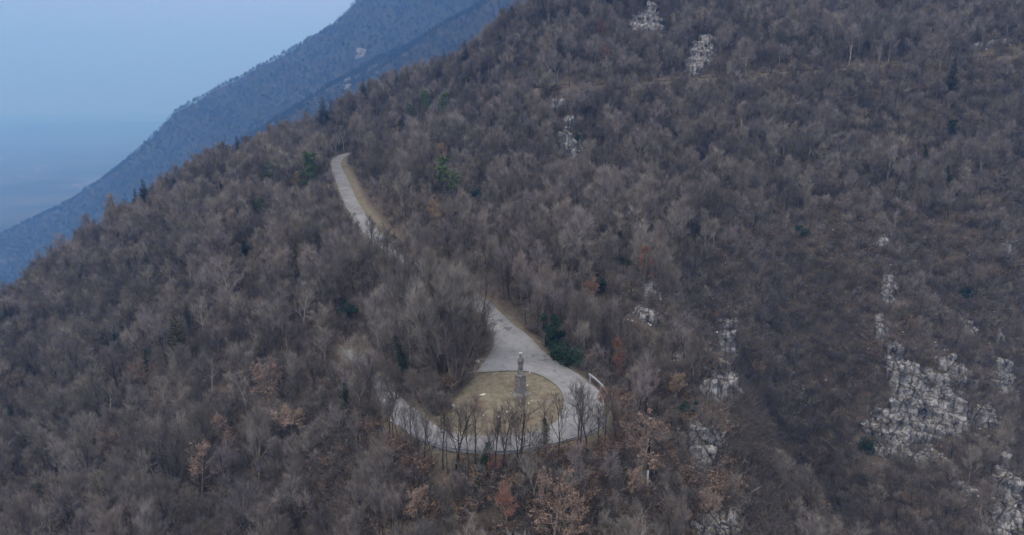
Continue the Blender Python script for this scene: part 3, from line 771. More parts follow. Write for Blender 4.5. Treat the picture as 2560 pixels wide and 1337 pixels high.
def clear_points():
    pts = []
    for poly in CLEAR + [r['poly'] for r in ROCKS if r.get('clear', True)]:
        P = np.array(poly, float); x0, y0 = P.min(0); x1, y1 = P.max(0)
        X, Y = np.meshgrid(np.arange(x0, x1, 9.0), np.arange(y0, y1, 9.0)); X, Y = X.ravel(), Y.ravel(); k = in_poly(P, X, Y)
        for u, v in zip(X[k], Y[k]):
            pts.append((u, v))
    P = np.array(pts); dist = []
    for u, v in pts:
        h = hit(u, v); dist.append(h[1] if h else 1e4)
    return P, np.array(dist)
# ------------------------------------------------------------------ limestone outcrops
m, nt, b = mat_new('pale limestone')
n1 = noise_tex(nt, 0.55, 6, 0.65); n2 = noise_tex(nt, 3.5, 6, 0.7); n3 = noise_tex(nt, 0.8, 4, 0.6, stretch=(1.0, 1.0, 0.22))
c0 = ramp(nt, [(0.30, (0.165, 0.17, 0.182)), (0.48, (0.31, 0.32, 0.34)), (0.7, (0.46, 0.472, 0.49))]); nt.links.new(n1.outputs[0], c0.inputs[0])
c1 = ramp(nt, [(0.32, (0.78, 0.78, 0.79)), (0.6, (1, 1, 1))]); nt.links.new(n2.outputs[0], c1.inputs[0])
c2 = ramp(nt, [(0.38, (0.42, 0.43, 0.46)), (0.54, (1, 1, 1)), (0.8, (1.03, .99, .94))]); nt.links.new(n3.outputs[0], c2.inputs[0])
cc = mixc(nt, 1, mixc(nt, 1, c0.outputs[0], c1.outputs[0], 'MULTIPLY'), c2.outputs[0], 'MULTIPLY')
ge = nt.nodes.new('ShaderNodeNewGeometry'); sx = nt.nodes.new('ShaderNodeSeparateXYZ'); nt.links.new(ge.outputs['Normal'], sx.inputs[0])
n4 = noise_tex(nt, 0.9, 5, 0.7)
ad = N(nt, 'ShaderNodeMath', operation='MULTIPLY'); nt.links.new(sx.outputs['Z'], ad.inputs[0]); nt.links.new(n4.outputs[0], ad.inputs[1])
mo = ramp(nt, [(0.37, (0, 0, 0)), (0.45, (.9, .9, .9))]); nt.links.new(ad.outputs[0], mo.inputs[0])
cc = mixc(nt, mo.outputs[0], cc, (0.085, 0.074, 0.055))     # grass and earth on the ledges
# joints: narrow dirt-filled cracks between blocks
tc = nt.nodes.new('ShaderNodeTexCoord'); nd = noise_tex(nt, 1.4, 4)
def joints(scale, sz, wd):
    mp = nt.nodes.new('ShaderNodeMapping'); mp.inputs['Scale'].default_value = (1, 1, sz)
    va = nt.nodes.new('ShaderNodeVectorMath'); va.operation = 'MULTIPLY_ADD'; va.inputs[1].default_value = (.9, .9, .9)
    nt.links.new(nd.outputs['Color'], va.inputs[0]); nt.links.new(tc.outputs['Object'], va.inputs[2]); nt.links.new(va.outputs[0], mp.inputs[0])
    vo = nt.nodes.new('ShaderNodeTexVoronoi'); vo.feature = 'DISTANCE_TO_EDGE'; vo.inputs['Scale'].default_value = scale; nt.links.new(mp.outputs[0], vo.inputs['Vector'])
    r = ramp(nt, [(0.0, (.18, .175, .17)), (wd, (1, 1, 1))]); nt.links.new(vo.outputs['Distance'], r.inputs[0]); return r.outputs[0]
j = mixc(nt, 1, joints(.42, .30, .06), joints(1.2, .5, .03), 'MULTIPLY')
cc = mixc(nt, .75, cc, j, 'MULTIPLY')
nt.links.new(cc, b.inputs['Base Color']); bump(nt, b, j, 0.9, 0.35)
LIME = m
def R_(label, poly, y0, y1, r=1.5, n=40, rise=0.8, vox=.3, rough=.55, clear=True, smax=900):
    ROCKS.append(dict(label=label, poly=poly, y0=y0, y1=y1, r=r * 1.45, n=int(n * 2.2), rise=rise, vox=vox, rough=rough, clear=clear, smax=smax))
R_('big pale limestone cliff of stepped blocks on the rib right of the ravine', [(2215,858),(2243,870),(2285,935),(2330,925),(2352,960),(2382,985),(2408,1005),(2412,1070),(2395,1095),(2330,1090),(2260,1105),(2160,1085),(2165,1060),(2250,990),(2210,930)], 121, 139, 1.9, 95, 1.4)
R_('long low grey limestone ledge under the big stepped cliff', [(2190,1120),(2225,1105),(2285,1080),(2300,1095),(2220,1135),(2180,1150)], 118, 129, 1.1, 26, .9)
R_('smooth blue grey rock face at the foot of the big stepped cliff', [(2262,1130),(2330,1115),(2365,1140),(2350,1157),(2270,1155)], 116, 123, 1.3, 18, 1.0)
R_('rounded pale buttress on the outer edge of the right rib', [(2500,1150),(2520,1165),(2540,1230),(2545,1290),(2530,1290),(2505,1220)], 100, 112, 1.5, 30, 1.6)
R_('pale broken crag in the bottom corner below the right rib', [(2490,1285),(2530,1275),(2556,1337),(2500,1345),(2475,1320)], 94, 104, 1.4, 26, 1.1)
R_('small crumbling rock patch low on the right rib', [(2400,1210),(2440,1215),(2450,1235),(2410,1240)], 106, 113, .9, 14, .5, clear=False)
R_('tall grey rock wall on the farther rib behind the big cliff', [(2490,900),(2515,905),(2518,965),(2500,990),(2478,975)], 136, 146, 1.5, 24, 1.5)
R_('narrow grey rock wall beneath the farther rib', [(2440,1020),(2475,1010),(2485,1060),(2470,1100),(2450,1080)], 124, 136, 1.3, 20, 1.2)
R_('small white pinnacle at the head of the farther rib', [(2485,830),(2502,822),(2505,850),(2490,855)], 143, 152, .9, 9, 1.2)
R_('scattered pale blocks between the two right ribs', [(2410,810),(2440,820),(2430,850),(2405,845)], 145, 154, .9, 10, .5, clear=False)
R_('jumbled whitish rocks behind the top of the big cliff', [(2330,890),(2390,900),(2420,960),(2440,985),(2410,985),(2370,940)], 130, 144, 1.2, 22, .5, clear=False)
R_('slim grey rock face high on the right rib', [(2205,700),(2230,690),(2235,755),(2222,772),(2208,740)], 143, 153, 1.2, 18, 1.4)
R_('little white crag near the top of the right rib', [(2195,600),(2215,585),(2220,615),(2200,622)], 152, 162, 1.0, 10, 1.0)
R_('thin line of pale rock leading down to the big cliff', [(2185,800),(2205,780),(2225,850),(2205,850)], 134, 147, .9, 16, .5)
R_('single white boulder high on the right hillside', [(2505,612),(2530,612),(2530,632),(2508,632)], 158, 172, 1.0, 7, .8)
R_('rounded white limestone knob on the spur edge above the ravine', [(1780,925),(1812,922),(1826,945),(1826,1000),(1800,1008),(1760,985),(1775,955)], 88, 99, 1.3, 34, 1.4)
R_('tall fluted grey cliff below the utility pole', [(1735,1045),(1755,1075),(1768,1110),(1772,1175),(1755,1215),(1735,1205),(1722,1130),(1728,1085)], 75, 83, 1.2, 40, 1.3, .3)
R_('rough grey buttress tucked behind the tall fluted cliff', [(1765,1075),(1790,1085),(1798,1120),(1780,1135),(1768,1100)], 80, 92, 1.1, 20, 1.0)
R_('broken limestone crag at the bottom edge above the ravine', [(1740,1300),(1790,1275),(1822,1262),(1840,1320),(1842,1345),(1745,1345)], 65, 73, 1.2, 36, .9, .3)
R_('pale rock edge jutting over the ravine beside the bottom crag', [(1818,1255),(1838,1290),(1842,1320),(1828,1310)], 66, 74, .8, 12, 1.2, .3)
R_('jagged pale rock pile at the head of the ravine', [(1590,775),(1625,765),(1642,795),(1635,812),(1600,795)], 101, 112, .9, 20, .7, .3)
R_('bare stony shoulder above the ravine head', [(1610,715),(1645,705),(1650,735),(1620,745)], 107, 118, .9, 14, .3, .35, clear=False)
R_('blue grey rock slab across the upper ravine', [(1800,800),(1835,820),(1825,870),(1808,885),(1795,840)], 128, 142, 1.3, 20, 1.0)
R_('mossy rock knuckle on the near side of the ravine', [(1685,885),(1700,888),(1702,912),(1686,912)], 96, 106, .8, 9, .8, .32)
R_('pointed tilted limestone crag near the top of the mountainside', [(1628,8),(1645,40),(1655,60),(1655,78),(1600,80),(1572,65),(1600,40)], 248, 266, 2.0, 46, 2.2, .5)
R_('pale cliff above the hillside track', [(1745,95),(1780,100),(1785,140),(1765,160),(1740,185),(1715,180),(1725,140)], 228, 245, 1.9, 46, 1.8, .5)
R_('small light crag above the western end of the hillside track', [(1640,160),(1670,165),(1665,182),(1635,182)], 229, 240, 1.3, 12, .8, .5, clear=False)
R_('white rock tooth on the wooded slope below the track', [(1372,262),(1400,256),(1402,272),(1378,280)], 200, 216, 1.3, 10, 2.0, .45)
R_('grey rock rib on the wooded slope above the upper road', [(1400,335),(1425,340),(1438,370),(1436,398),(1420,385),(1408,360)], 180, 197, 1.3, 18, 1.6, .45)
R_('two toned rock stub between the white tooth and the grey rib', [(1410,296),(1432,298),(1432,310),(1412,310)], 194, 208, 1.0, 7, 1.0, .45)
R_('pale road cut rock at the eastern end of the hillside track', [(2420,130),(2500,118),(2505,135),(2430,140)], 228, 240, 1.2, 14, .5, .5, clear=False)

R_('pale hazy rock scar high on the far blue mountainside', [(895,120),(915,125),(910,145),(888,150)], 900, 1900, 5, 24, 4, 2.0, clear=False, smax=2600)
R_('long hazy rock slide lower on the far blue mountainside', [(866,168),(876,172),(878,215),(860,235),(868,200)], 900, 1900, 4.5, 40, 4, 2.0, clear=False, smax=2600)
def build_rock(i, r):
    rn = random.Random(1000 + i); P = np.array(r['poly'], float); x0, y0 = P.min(0); x1, y1 = P.max(0)
    bm = bmesh.new(); got = 0; tries = 0; cen = []
    while got < r['n'] and tries < 4000:
        tries += 1
        u, v = rn.uniform(x0, x1), rn.uniform(y0, y1)
        if not in_poly(P, np.array([u]), np.array([v]))[0]: continue
        h = hit(u, v, 0.0, r['smax']); Y = h[1] if h else r['y1']
        Y = min(max(Y, r['y0']), r['y1'])
        x, y, z = at_y(u, v, Y); g = float(Z(np.array([x]), np.array([y]))[0])
        k = rn.uniform(.55, 1.15) * r['r']; dip = .22 * x; st = 2.1 * r['r'] / 1.9; zq = math.ceil((max(z, g) + dip + .5 * mnoise.noise(Vector((x, y, 0)) * .3)) / st) * st - dip; top = min(zq, max(z, g) + st) - .35 * st + rn.uniform(-.15, .3) * r['rise']; top = max(top, g + .22 * st); bot = min(g, z) - 1.8
        hh = min(max(top - bot, 2.0), 9.0 * max(1, r['r'] / 4))
        M = Matrix.Translation((x, y, top - hh / 2)) @ Matrix.Rotation(rn.uniform(0, 3.14), 4, 'Z') @ Matrix.Rotation(rn.gauss(0, .06), 4, 'X') @ Matrix.Rotation(rn.gauss(0, .06) + .1, 4, 'Y') @ Matrix.Diagonal((k * rn.uniform(.8, 1.5), k * rn.uniform(.7, 1.1), hh, 1))
        bmesh.ops.create_cube(bm, size=1.0, matrix=M); got += 1; cen.append((x, y, top))
    me = bpy.data.meshes.new('rock'); bm.to_mesh(me); bm.free()
    o = bpy.data.objects.new('rock_outcrop', me); C.objects.link(o)
    md = o.modifiers.new('r', 'REMESH'); md.mode = 'VOXEL'; md.voxel_size = r['vox']
    dg = bpy.context.evaluated_depsgraph_get(); me2 = bpy.data.meshes.new_from_object(o.evaluated_get(dg)); o.modifiers.clear()
    bm = bmesh.new(); bm.from_mesh(me2); bm.verts.ensure_lookup_table(); seen = set(); best = []
    for v0 in bm.verts:                                        # one outcrop, one body: stray chips are dropped
        if v0.index in seen: continue
        st_ = [v0]; seen.add(v0.index); isl_ = []
        while st_:
            a = st_.pop(); isl_.append(a)
            for e in a.link_edges:
                q = e.other_vert(a)
                if q.index not in seen: seen.add(q.index); st_.append(q)
        if len(isl_) > len(best): best = isl_
    kb = set(v.index for v in best); bmesh.ops.delete(bm, geom=[v for v in bm.verts if v.index not in kb], context='VERTS'); bm.to_mesh(me2); bm.free()
    o.data = me2; bpy.data.meshes.remove(me)
    n = len(me2.vertices); co = np.empty(n * 3, np.float32); me2.vertices.foreach_get('co', co); no = np.empty(n * 3, np.float32); me2.vertices.foreach_get('normal', no)
    co = co.reshape(-1, 3); no = no.reshape(-1, 3)
    am = r['rough'] * min(1, r['r'] / 1.9)
    for k in range(n):
        p = Vector(co[k].tolist())
        a = mnoise.fractal(Vector((p.x * .55, p.y * .55, p.z * .16)), 1.0, 2.0, 4) * 1.3 * am
        d = mnoise.voronoi(Vector((p.x * .42, p.y * .42, p.z * .22)))[0]; a += (min(d[1] - d[0], .3) - .25) * 1.6 * am     # cracked blocks
        ph = (p.z + .22 * p.x + 1.1 * mnoise.noise(Vector((p.x * .22, p.y * .22, p.z * .05)))) / (2.3 * max(1, r['r'] / 3.2)); a += ((ph - math.floor(ph)) - .5) * 1.25 * am      # beds that overhang the one below
        co[k] += no[k] * a
    me2.vertices.foreach_set('co', co.ravel()); me2.update()
    me2.materials.clear(); me2.materials.append(LIME)
    c = np.mean(np.array(cen), 0)
    me2.transform(Matrix.Translation((-c[0], -c[1], -c[2]))); o.location = tuple(c)
    tag(o, r['label'], 'rock', 'limestone outcrops on the slopes')
    return o
for i, r in enumerate(ROCKS): build_rock(i, r)
# ------------------------------------------------------------------ the woods
CP_UV, CP_D = clear_points()
rock_xy = [(o.location.x, o.location.y) for o in S.objects if o.name.startswith('rock_outcrop')]
def visible_sky(x, y, z):
    """does a point show above the ground between it and the camera?"""
    n = 60; t = np.linspace(0.12, 0.97, n)[None, :]
    X, Y, ZZ = x[:, None] * t, y[:, None] * t, CAMZ + (z[:, None] - CAMZ) * t
    g = Z(X.ravel(), Y.ravel()).reshape(X.shape)
    return ((ZZ - g) > -2.0).all(1)
def blocked(x, y, z, H, wdt, lim=1):
    """would a tree of height H and crown width wdt standing here hide something that must show?"""
    u0, v0 = project(x, y, z + .45 * H); u1, v1 = project(x, y, z + H); us, vs_ = project(x, y, z)
    hw = F * wdt * .5 / max(y, 1)
    uu = CP_UV[:, 0] - u1; vv = CP_UV[:, 1]
    k = (np.abs(uu) < hw) & (vv > v1) & (vv < vs_ - .25 * (vs_ - v1)) & (CP_D > y + 1)
    return k.sum() >= lim
PLACED = []                              # (x, y, radius) of hand-placed things
def on_rock(x, y, z):
    u, v = project(x, y, z + .6); out = np.zeros(len(x), bool)
    for r in ROCKS:
        if r['smax'] < 1000: out |= in_poly(np.array(r['poly'], float), u, v) & (y > r['y0'] - 3) & (y < r['y1'] + 3)
    return out
def free(x, y, r):
    return all((x - a) ** 2 + (y - b) ** 2 > (r + c) ** 2 for a, b, c in PLACED)
FEAT = []                                # crown points of hand-placed trees, kept open to view
TREES = []                               # hand-placed trees: (root, u, v) for the labels
def tree(kind, parts, loc, rz, sc, sxy=1.0):
    root = empty(kind, loc, rz, 1.0); root.scale = (sc * sxy, sc * sxy, sc)
    for nm, me, mat in parts:
        if not me.materials: me.materials.append(mat)
        part(nm, me, None, root)
    return root
def spot(u, v, H):
    h = hit(u, v, H)
    if h is not None: return h, H
    d = np.array(ray(u, v)); s = np.arange(60, 330, .5); x, y, z = d[0] * s, d[1] * s, CAMZ + d[2] * s      # clears the ridge: stands on its crest, and is taller
    c = z - Z(x, y); k = int(np.argmin(c)); return (x[k], y[k], z[k] - c[k]), float(c[k])
def parts_of(kind, i):
    if kind in ('wide', 'slim', 'multi', 'pale', 'dead', 'beech'):
        p = {'wide': WIDE, 'slim': SLIM, 'multi': MULTI, 'pale': PALE, 'dead': [DEAD], 'beech': [BEECH]}[kind]; p = p[i % len(p)]
        return [('trunk', p[0], p[2]), ('crown', p[1], p[3])], p[4], 'bare_tree'
    if kind in ('oak', 'red', 'tan'):
        p = OAK[i % 4]; lm = {'oak': OAKLEAF, 'red': REDLEAF, 'tan': TANLEAF}[kind]
        lv = LEAFV.setdefault((i % 4, kind), p[2].copy()); 
        return [('trunk', p[0], BARK), ('twigs', p[1], TWIG), ('leaves', lv, lm)], p[3], 'brown_leaved_tree'
    if kind == 'spruce': p = SPRUCE[i % 3]; return [('trunk', p[0], BARK_D), ('crown', p[1], NEEDLE)], p[2], 'spruce_tree'
    if kind == 'larch': p = LARCHT; return [('trunk', p[0], BARK_D), ('crown', p[1], LARCH)], p[2], 'larch_tree'
    if kind == 'pine': p = PINE[i % 3]; return [('trunk', p[0], BARK), ('crown', p[1], PINEN)], p[2], 'pine_tree'
    if kind == 'ivied': p = IVIED[i % 3]; return [('trunk', p[0], BARK_D), ('crown', p[1], TWIG), ('ivy', p[2], IVY)], p[3], 'ivy_clad_tree'
    if kind == 'bush': p = BUSH[i % 3]; return [('stems', p[0], BARK_D), ('leaves', p[1], HOLLY)], p[2], 'evergreen_bush'
LEAFV = {}
GROUPS = {'brown_leaved_tree': 'trees still holding brown leaves', 'spruce_tree': 'spruces on the skyline', 'pine_tree': 'pines among the bare trees', 'ivy_clad_tree': 'ivy clad trees', 'evergreen_bush': 'evergreen bushes'}
CATS = {'bare_tree': 'tree', 'brown_leaved_tree': 'tree', 'spruce_tree': 'tree', 'pine_tree': 'tree', 'ivy_clad_tree': 'tree', 'evergreen_bush': 'bush', 'larch_tree': 'tree'}
def put(kind, u, v, H, label, i=0, sxy=1.0, base=None, keep=1.2):
    """a tree whose top shows at photograph pixel (u, v) and that is H metres tall; with base=v of its foot the height follows instead"""
    if base is not None:
        h = hit(u, base); px = at_y(u, v, h[1]); H = px[2] - h[2]
    else: h, H = spot(u, v, H)
    ps, H0, nm = parts_of(kind, i)
    o = tree(nm, ps, h, rnd.uniform(0, 6.28), H / H0, sxy)
    tag(o, label, CATS[nm], GROUPS.get(nm))
    PLACED.append((h[0], h[1], keep)); TREES.append(o)
    if kind != 'slim' and not any(w in label for w in ('screening', 'veil', 'leaning', 'lower road leg')):
        u1, v1 = project(h[0], h[1], h[2] + H); u0, v0 = project(h[0], h[1], h[2] + .4 * H); w_ = .12 * H * F / h[1]
        for a in (.06, .3, .6, .95):
            for q in (-1, 0, 1): FEAT.append((u1 + q * w_ * (.3 if a < .1 else 1), v1 + a * (v0 - v1), h[1]))
    return o

# --- trees one can pick out in the photograph
put('oak', 270, 1088, 6.6, 'tan leaved oak lowest on the valley side, alone among grey trees', 1)
put('oak', 492, 1122, 8.2, 'largest tan leaved oak, low on the valley side slope', 0)
put('oak', 546, 1043, 8.0, 'narrow tan oak rising directly behind the largest tan oak', 3)
put('oak', 668, 918, 8.2, 'brown leaved oak with bare lower crown, upslope of the narrow tan oak', 1)
put('oak', 724, 1018, 5.6, 'low spreading tan oak between the hairpin and the narrow tan oak', 2, 1.25)
put('oak', 345, 905, 6.0, 'dull brown leaved tree beside the dark olive conifer', 1)
put('oak', 1385, 1195, 7.5, 'tallest of the tan oaks on the nose below the guardrail', 0)
put('oak', 1432, 1262, 5.4, 'squat tan oak at the bottom edge below the hairpin', 1, 1.1)
put('red', 1265, 1225, 4.6, 'small rusty sapling on the leafy bank below the guardrail', 1)
put('red', 1225, 1140, 3.4, 'low rusty scrub tree just under the middle of the guardrail', 2)
put('oak', 1040, 1235, 5.0, 'tan leaved sapling down the nose from the left end of the guardrail', 1)
put('oak', 1602, 1048, 8.0, 'tan oak standing right behind the utility pole', 0)
put('oak', 1585, 1185, 4.5, 'small brown leaved tree at the foot of the utility pole', 1)
put('oak', 1765, 1238, 4.6, 'brown leaved tree beneath the sagging cable beside the bottom crag', 2)
put('red', 1545, 850, 7.0, 'red brown narrow tree on the slope above the short bright guardrail', 3, .8)
put('red', 1612, 622, 7.5, 'rust red tree standing alone above the ravine head', 3, .9)
put('red', 1512, 972, 3.6, 'small red leaved tree against the end of the short bright guardrail', 1)
put('tan', 1106, 366, 8.0, 'pale tan leaved tree among pines above the upper road', 0)
put('tan', 1085, 505, 7.0, 'tan leaved tree beside the thin pole above the road', 1)
put('tan', 990, 308, 7.0, 'small tan tree high on the wooded slope beneath the skyline spruces', 3)
put('red', 1490, 700, 5.0, 'rusty undergrowth tree on the slope right of the road bank', 2)
put('tan', 1690, 940, 4.6, 'thin brown leaved tree on the spur edge near the limestone knob', 1)
put('tan', 1890, 900, 5.0, 'brown leaved tree on the far wall of the ravine', 2)
put('red', 1500, 60, 7.0, 'rusty tree on the wooded slope left of the tilted crag', 1)
put('red', 1520, 118, 6.0, 'rust coloured tree halfway between tilted crag and hillside track', 2)
put('tan', 740, 435, 6.0, 'tan leaved tree hugging the tall green pine left of the upper road', 1)
put('oak', 30, 940, 6.0, 'pale brown leaved tree farthest out on the valley side', 2)
put('spruce', 1163, 98, 13.0, 'tall dark spruce breaking the skyline, highest of the skyline spruces', 0, 1.15)
put('spruce', 907, 194, 11.0, 'thin ragged spruce on the skyline above the end of the road', 1, 1.15)
put('spruce', 808, 241, 11.0, 'broad dark spruce on the skyline, widest of its row', 2, 1.6)
put('spruce', 590, 338, 6.5, 'tiny spruce tip poking out of the skyline woods', 0)
put('spruce', 357, 447, 9.0, 'dark spruce lowest on the skyline, above the valley', 1, 1.5)
put('spruce', 334, 470, 7.0, 'shorter spruce leaning against the lowest skyline spruce', 2)
put('spruce', 990, 172, 6.0, 'small spruce top on the skyline between two larger spruces', 1)
put('spruce', 10, 752, 8.0, 'dark spruce at the lower left end of the ridge', 0, .8)
put('spruce', 2390, 138, 12.0, 'dark conifer standing on the hillside track', 1, .9)
put('pine', 771, 388, 13.0, 'tallest green pine left of the upper road', 0, .85)
put('pine', 672, 408, 9.0, 'light green flat topped pine in the woods left of the tallest pine', 1, 1.2)
put('pine', 655, 492, 6.0, 'low dark pine under the flat topped pine', 2)
put('pine', 1075, 227, 9.5, 'bright green pine beneath the skyline below the leaning dead stem', 2)
put('pine', 1110, 240, 9.0, 'dark pine touching the bright green pine', 0)
put('pine', 1022, 264, 7.5, 'small rounded pine left of the bright green pine', 1, .9)
put('pine', 1108, 398, 9.0, 'dark green pine under the pale tan tree', 0)
put('pine', 1128, 430, 7.0, 'pine with bare white branches below the dark green pine', 2)
put('larch', 432, 762, 13.0, 'big dark olive conifer standing above the valley side trees', 0, 1.0)
IV = [(1362, 1000, 5.0, 'ivy covered trunk beside the road at the lower bend'), (1203, 1078, 5.5, 'ivy smothered tree growing up through the guardrail'),
      (460, 725, 9, 'ivy clad tree behind the dark olive conifer'), (280, 800, 8, 'ivy draped tree left of the dark olive conifer'), (350, 850, 8, 'stout ivy tree beside the dark olive conifer'),
      (90, 895, 7, 'ivy thick tree far down the valley side'), (18, 980, 7, 'ivy tree at the outer edge of the valley side'), (190, 655, 8, 'dark ivy tree on the ridge shoulder above the valley'),
      (360, 610, 8, 'ivy tree on the ridge below the lowest skyline spruce'), (860, 905, 7.5, 'ivy wrapped tree down the bank from the big bushy beech'), (1010, 805, 8.5, 'ivy covered tree half hidden by the big bushy beech'),
      (1205, 690, 10, 'slender tree with an ivy top beside the paved wedge'),
      (85, 1165, 6, 'ivy tree low on the valley side near the bottom edge'), (1190, 1160, 3.4, 'short ivy stump tree under the guardrail'), (1060, 790, 8, 'ivy tree rising out of the big bushy beech'),
      (2320, 330, 9, 'ivy dark tree high on the right hillside'), (2385, 400, 8, 'ivy tree among tall stems on the right hillside'), (800, 280, 9, 'ivy clad tree under the broad skyline spruce'), (430, 430, 8, 'ivy tree on the skyline near the lowest spruces')]
for i, (u, v, H, lb) in enumerate(IV): put('ivied', u, v, H, lb, i)
BU = [(1383, 805, 4.8, 'tall dark green holly on the right side of the road', 2, .85), (1420, 848, 3.5, 'rounded dark green holly beside the tall holly', 1, 1.1), (1500, 690, 3, 'dark evergreen bush on the slope above the ravine', 0, 1),
      (1778, 1185, 1.8, 'small olive bush growing on the fluted cliff top', 0, 1), (1722, 1005, 2.4, 'green bush on the spur edge under the limestone knob', 0, 1), (870, 757, 3.4, 'green bush under the pale fan shaped tree', 0, 1),
      (2170, 1090, 3.2, 'dark green bush left of the grey limestone ledge', 1, 1), (2420, 720, 3, 'evergreen bush on the right hillside between the ribs', 0, 1), (2010, 560, 3, 'evergreen bush in the middle of the wooded mountainside', 1, 1),
      (1770, 1068, 2.0, 'green bush wedged between the two grey cliffs', 2, .8), (1440, 330, 3.4, 'evergreen scrub beside the grey rock rib', 1, 1), (2380, 310, 4, 'dark evergreen in the upper right woods', 2, 1),
      (610, 610, 3.4, 'evergreen bush in the woods left of the road', 0, 1), (1190, 470, 3.4, 'evergreen bush above the thin pole', 1, 1), (1560, 640, 3, 'evergreen bush left of the rust red tree', 1, 1)]
for i, (u, v, H, lb, k, sx_) in enumerate(BU): put('bush', u, v, H, lb, k, sx_)
# trees with a look of their own among the bare ones
for k, (kd, u, v, H, lb, i, sx_, base) in enumerate([
    ('beech', 1105, 668, 14.5, 'tallest many stemmed beech with fanned grey branches, in the clump beside the paved wedge', 0, .9, 955),
    ('wide', 1030, 690, 12.0, 'rounded grey tree on the outer side of the beech clump', 3, 1.1, 945),
    ('multi', 1165, 705, 10.5, 'dense grey tree of the beech clump, closest to the paved wedge', 1, 1.1, 915),
    ('wide', 1075, 735, 10.0, 'brownish round crowned tree in front of the fanned beech', 4, 1.15, 965),
    ('multi', 1135, 765, 9.0, 'twiggy many stemmed tree at the front foot of the beech clump', 2, 1.1, 968),
    ('multi', 985, 770, 9.0, 'low outermost tree of the beech clump above the lower road leg', 0, 1.1, 935),
    ('wide', 1190, 800, 6.5, 'small round tree tucked under the beech clump by the wedge kerb', 0, 1.2, 905),
    ('wide', 885, 845, 8.0, 'broad bare tree veiling the upper end of the lower road leg', 1, 1.2, 965),
    ('wide', 925, 880, 7.0, 'broad bare tree over the lower road leg, downhill of the veiling tree', 2, 1.1, 990),
    ('multi', 1085, 640, 8.0, 'many stemmed tree veiling the middle of the upper road', 1, 1.0, 742),
    ('wide', 1015, 605, 8.0, 'broad bare tree leaning towards the hidden middle of the upper road', 0, 1.0, 705),
    ('pale', 566, 650, 10.5, 'white barked tree with a rounded crown, brightest on the valley side', 0, 1.0, None),
    ('pale', 752, 712, 8.0, 'smaller white barked tree between the white crown and the big beech', 1, .85, None),
    ('multi', 840, 610, 11.0, 'wide dark tree with pale upright branch tips left of the road', 2, 1.2, None),
    ('dead', 262, 955, 8.5, 'dead grey tree with bare crooked limbs on the valley side', 0, 1.0, None),
    ('dead', 520, 885, 7.5, 'dead pale limbed tree right of the dark olive conifer', 0, .8, None),
    ('pale', 500, 745, 7.5, 'pale limbed tree beside the olive conifer top', 2, .9, None),
    ('pale', 400, 945, 7.0, 'silvery tangle crowned tree in front of the dark olive conifer', 1, 1.1, None),
    ('slim', 2250, 165, 13.0, 'tall slender grey tree standing above the right hillside woods', 0, 1.0, None),
    ('slim', 1795, 150, 11.0, 'tall upright tree beside the cliff above the hillside track', 1, 1.1, None),
    ('slim', 2370, 290, 12.0, 'tall pale stemmed tree in the upper right woods', 2, .9, None),
    ('slim', 2310, 300, 11.0, 'tall thin stem left of the pale stemmed tree in the upper right woods', 3, .9, None),
    ('dead', 1910, 880, 6.0, 'dead whitish tree on the far wall of the ravine', 0, .9, None),
    ('multi', 2480, 600, 6.5, 'spreading grey tree near the single white boulder', 1, 1.2, None)]):
    put(kd, u, v, H, lb, i, sx_, base, keep=2.0 if k == 0 else 1.6)
SCREEN = [(905, 930, 1040), (925, 950, 1060), (962, 975, 1105), (985, 985, 1130), (1018, 1010, 1145), (1046, 1025, 1165), (1085, 1030, 1175), (1120, 1045, 1185), (1172, 1050, 1190), (1225, 1075, 1200), (1270, 1060, 1196), (1365, 1060, 1180)]
for i, (u, v, bs) in enumerate(SCREEN):
    o = put('slim', u, v, 6, f'young branchy tree screening the road bend, {["first","second","third","fourth","fifth","sixth","seventh","eighth","ninth","tenth","eleventh","last"][i]} along it from the valley end', i, .75, bs, .4); o['group'] = 'young trees screening the bend'
FEAT.clear() if False else None
for k, (u, v, H, kd, lb) in enumerate([(905, 880, 6.5, 'multi', 'many stemmed grey tree hiding the far end of the lower road leg'), (948, 905, 4.5, 'wide', 'low bare tree between the lower road leg and the big beech'),
    (985, 915, 4.5, 'multi', 'bushy bare sapling on the bank inside the lower road leg'), (1030, 935, 4.2, 'wide', 'small bare tree at the shaggy edge of the grass island'), (1070, 960, 3.4, 'multi', 'twiggy shrub tree where the lawn meets the beech'),
    (1105, 985, 2.6, 'multi', 'low twiggy thicket on the lawn edge below the beech'), (890, 930, 5.5, 'wide', 'broad bare tree just outside the lower road leg'), (1165, 890, 3.2, 'wide', 'small bare tree right beneath the beech crown by the paved wedge'),
    (930, 975, 5.5, 'slim', 'thin tree leaning over the lower road leg from outside')]):
    put(kd, u, v, H, lb, k, 1.3, None, .6)
# the row of thin dark trees along the outside of the bend
ROW = [(948, 985, 1085), (975, 960, 1120), (1003, 1000, 1140), (1032, 985, 1150), (1060, 1030, 1168), (1108, 995, 1178), (1136, 985, 1190), (1152, 1010, 1200), (1188, 1000, 1178), (1240, 1015, 1192), (1256, 985, 1186), (1288, 1035, 1200),
       (1302, 985, 1196), (1322, 1075, 1190), (1345, 1050, 1186), (1392, 985, 1170), (1440, 962, 1172), (1452, 975, 1165), (1474, 958, 1152), (1492, 1010, 1168), (1512, 985, 1140), (1534, 960, 1130)]
for i, (u, v, bs) in enumerate(ROW):
    lb = f'thin dark bare tree outside the bend, {["first","second","third","fourth","fifth","sixth","seventh","eighth","ninth","tenth","eleventh","twelfth","thirteenth","fourteenth","fifteenth","sixteenth","seventeenth","eighteenth","nineteenth","twentieth","twenty first","last"][i]} from the left along the guardrail'
    o = put('slim', u, v, 8, lb, i, rnd.uniform(.75, 1.05), bs, .5); o['group'] = 'thin trees along the bend'

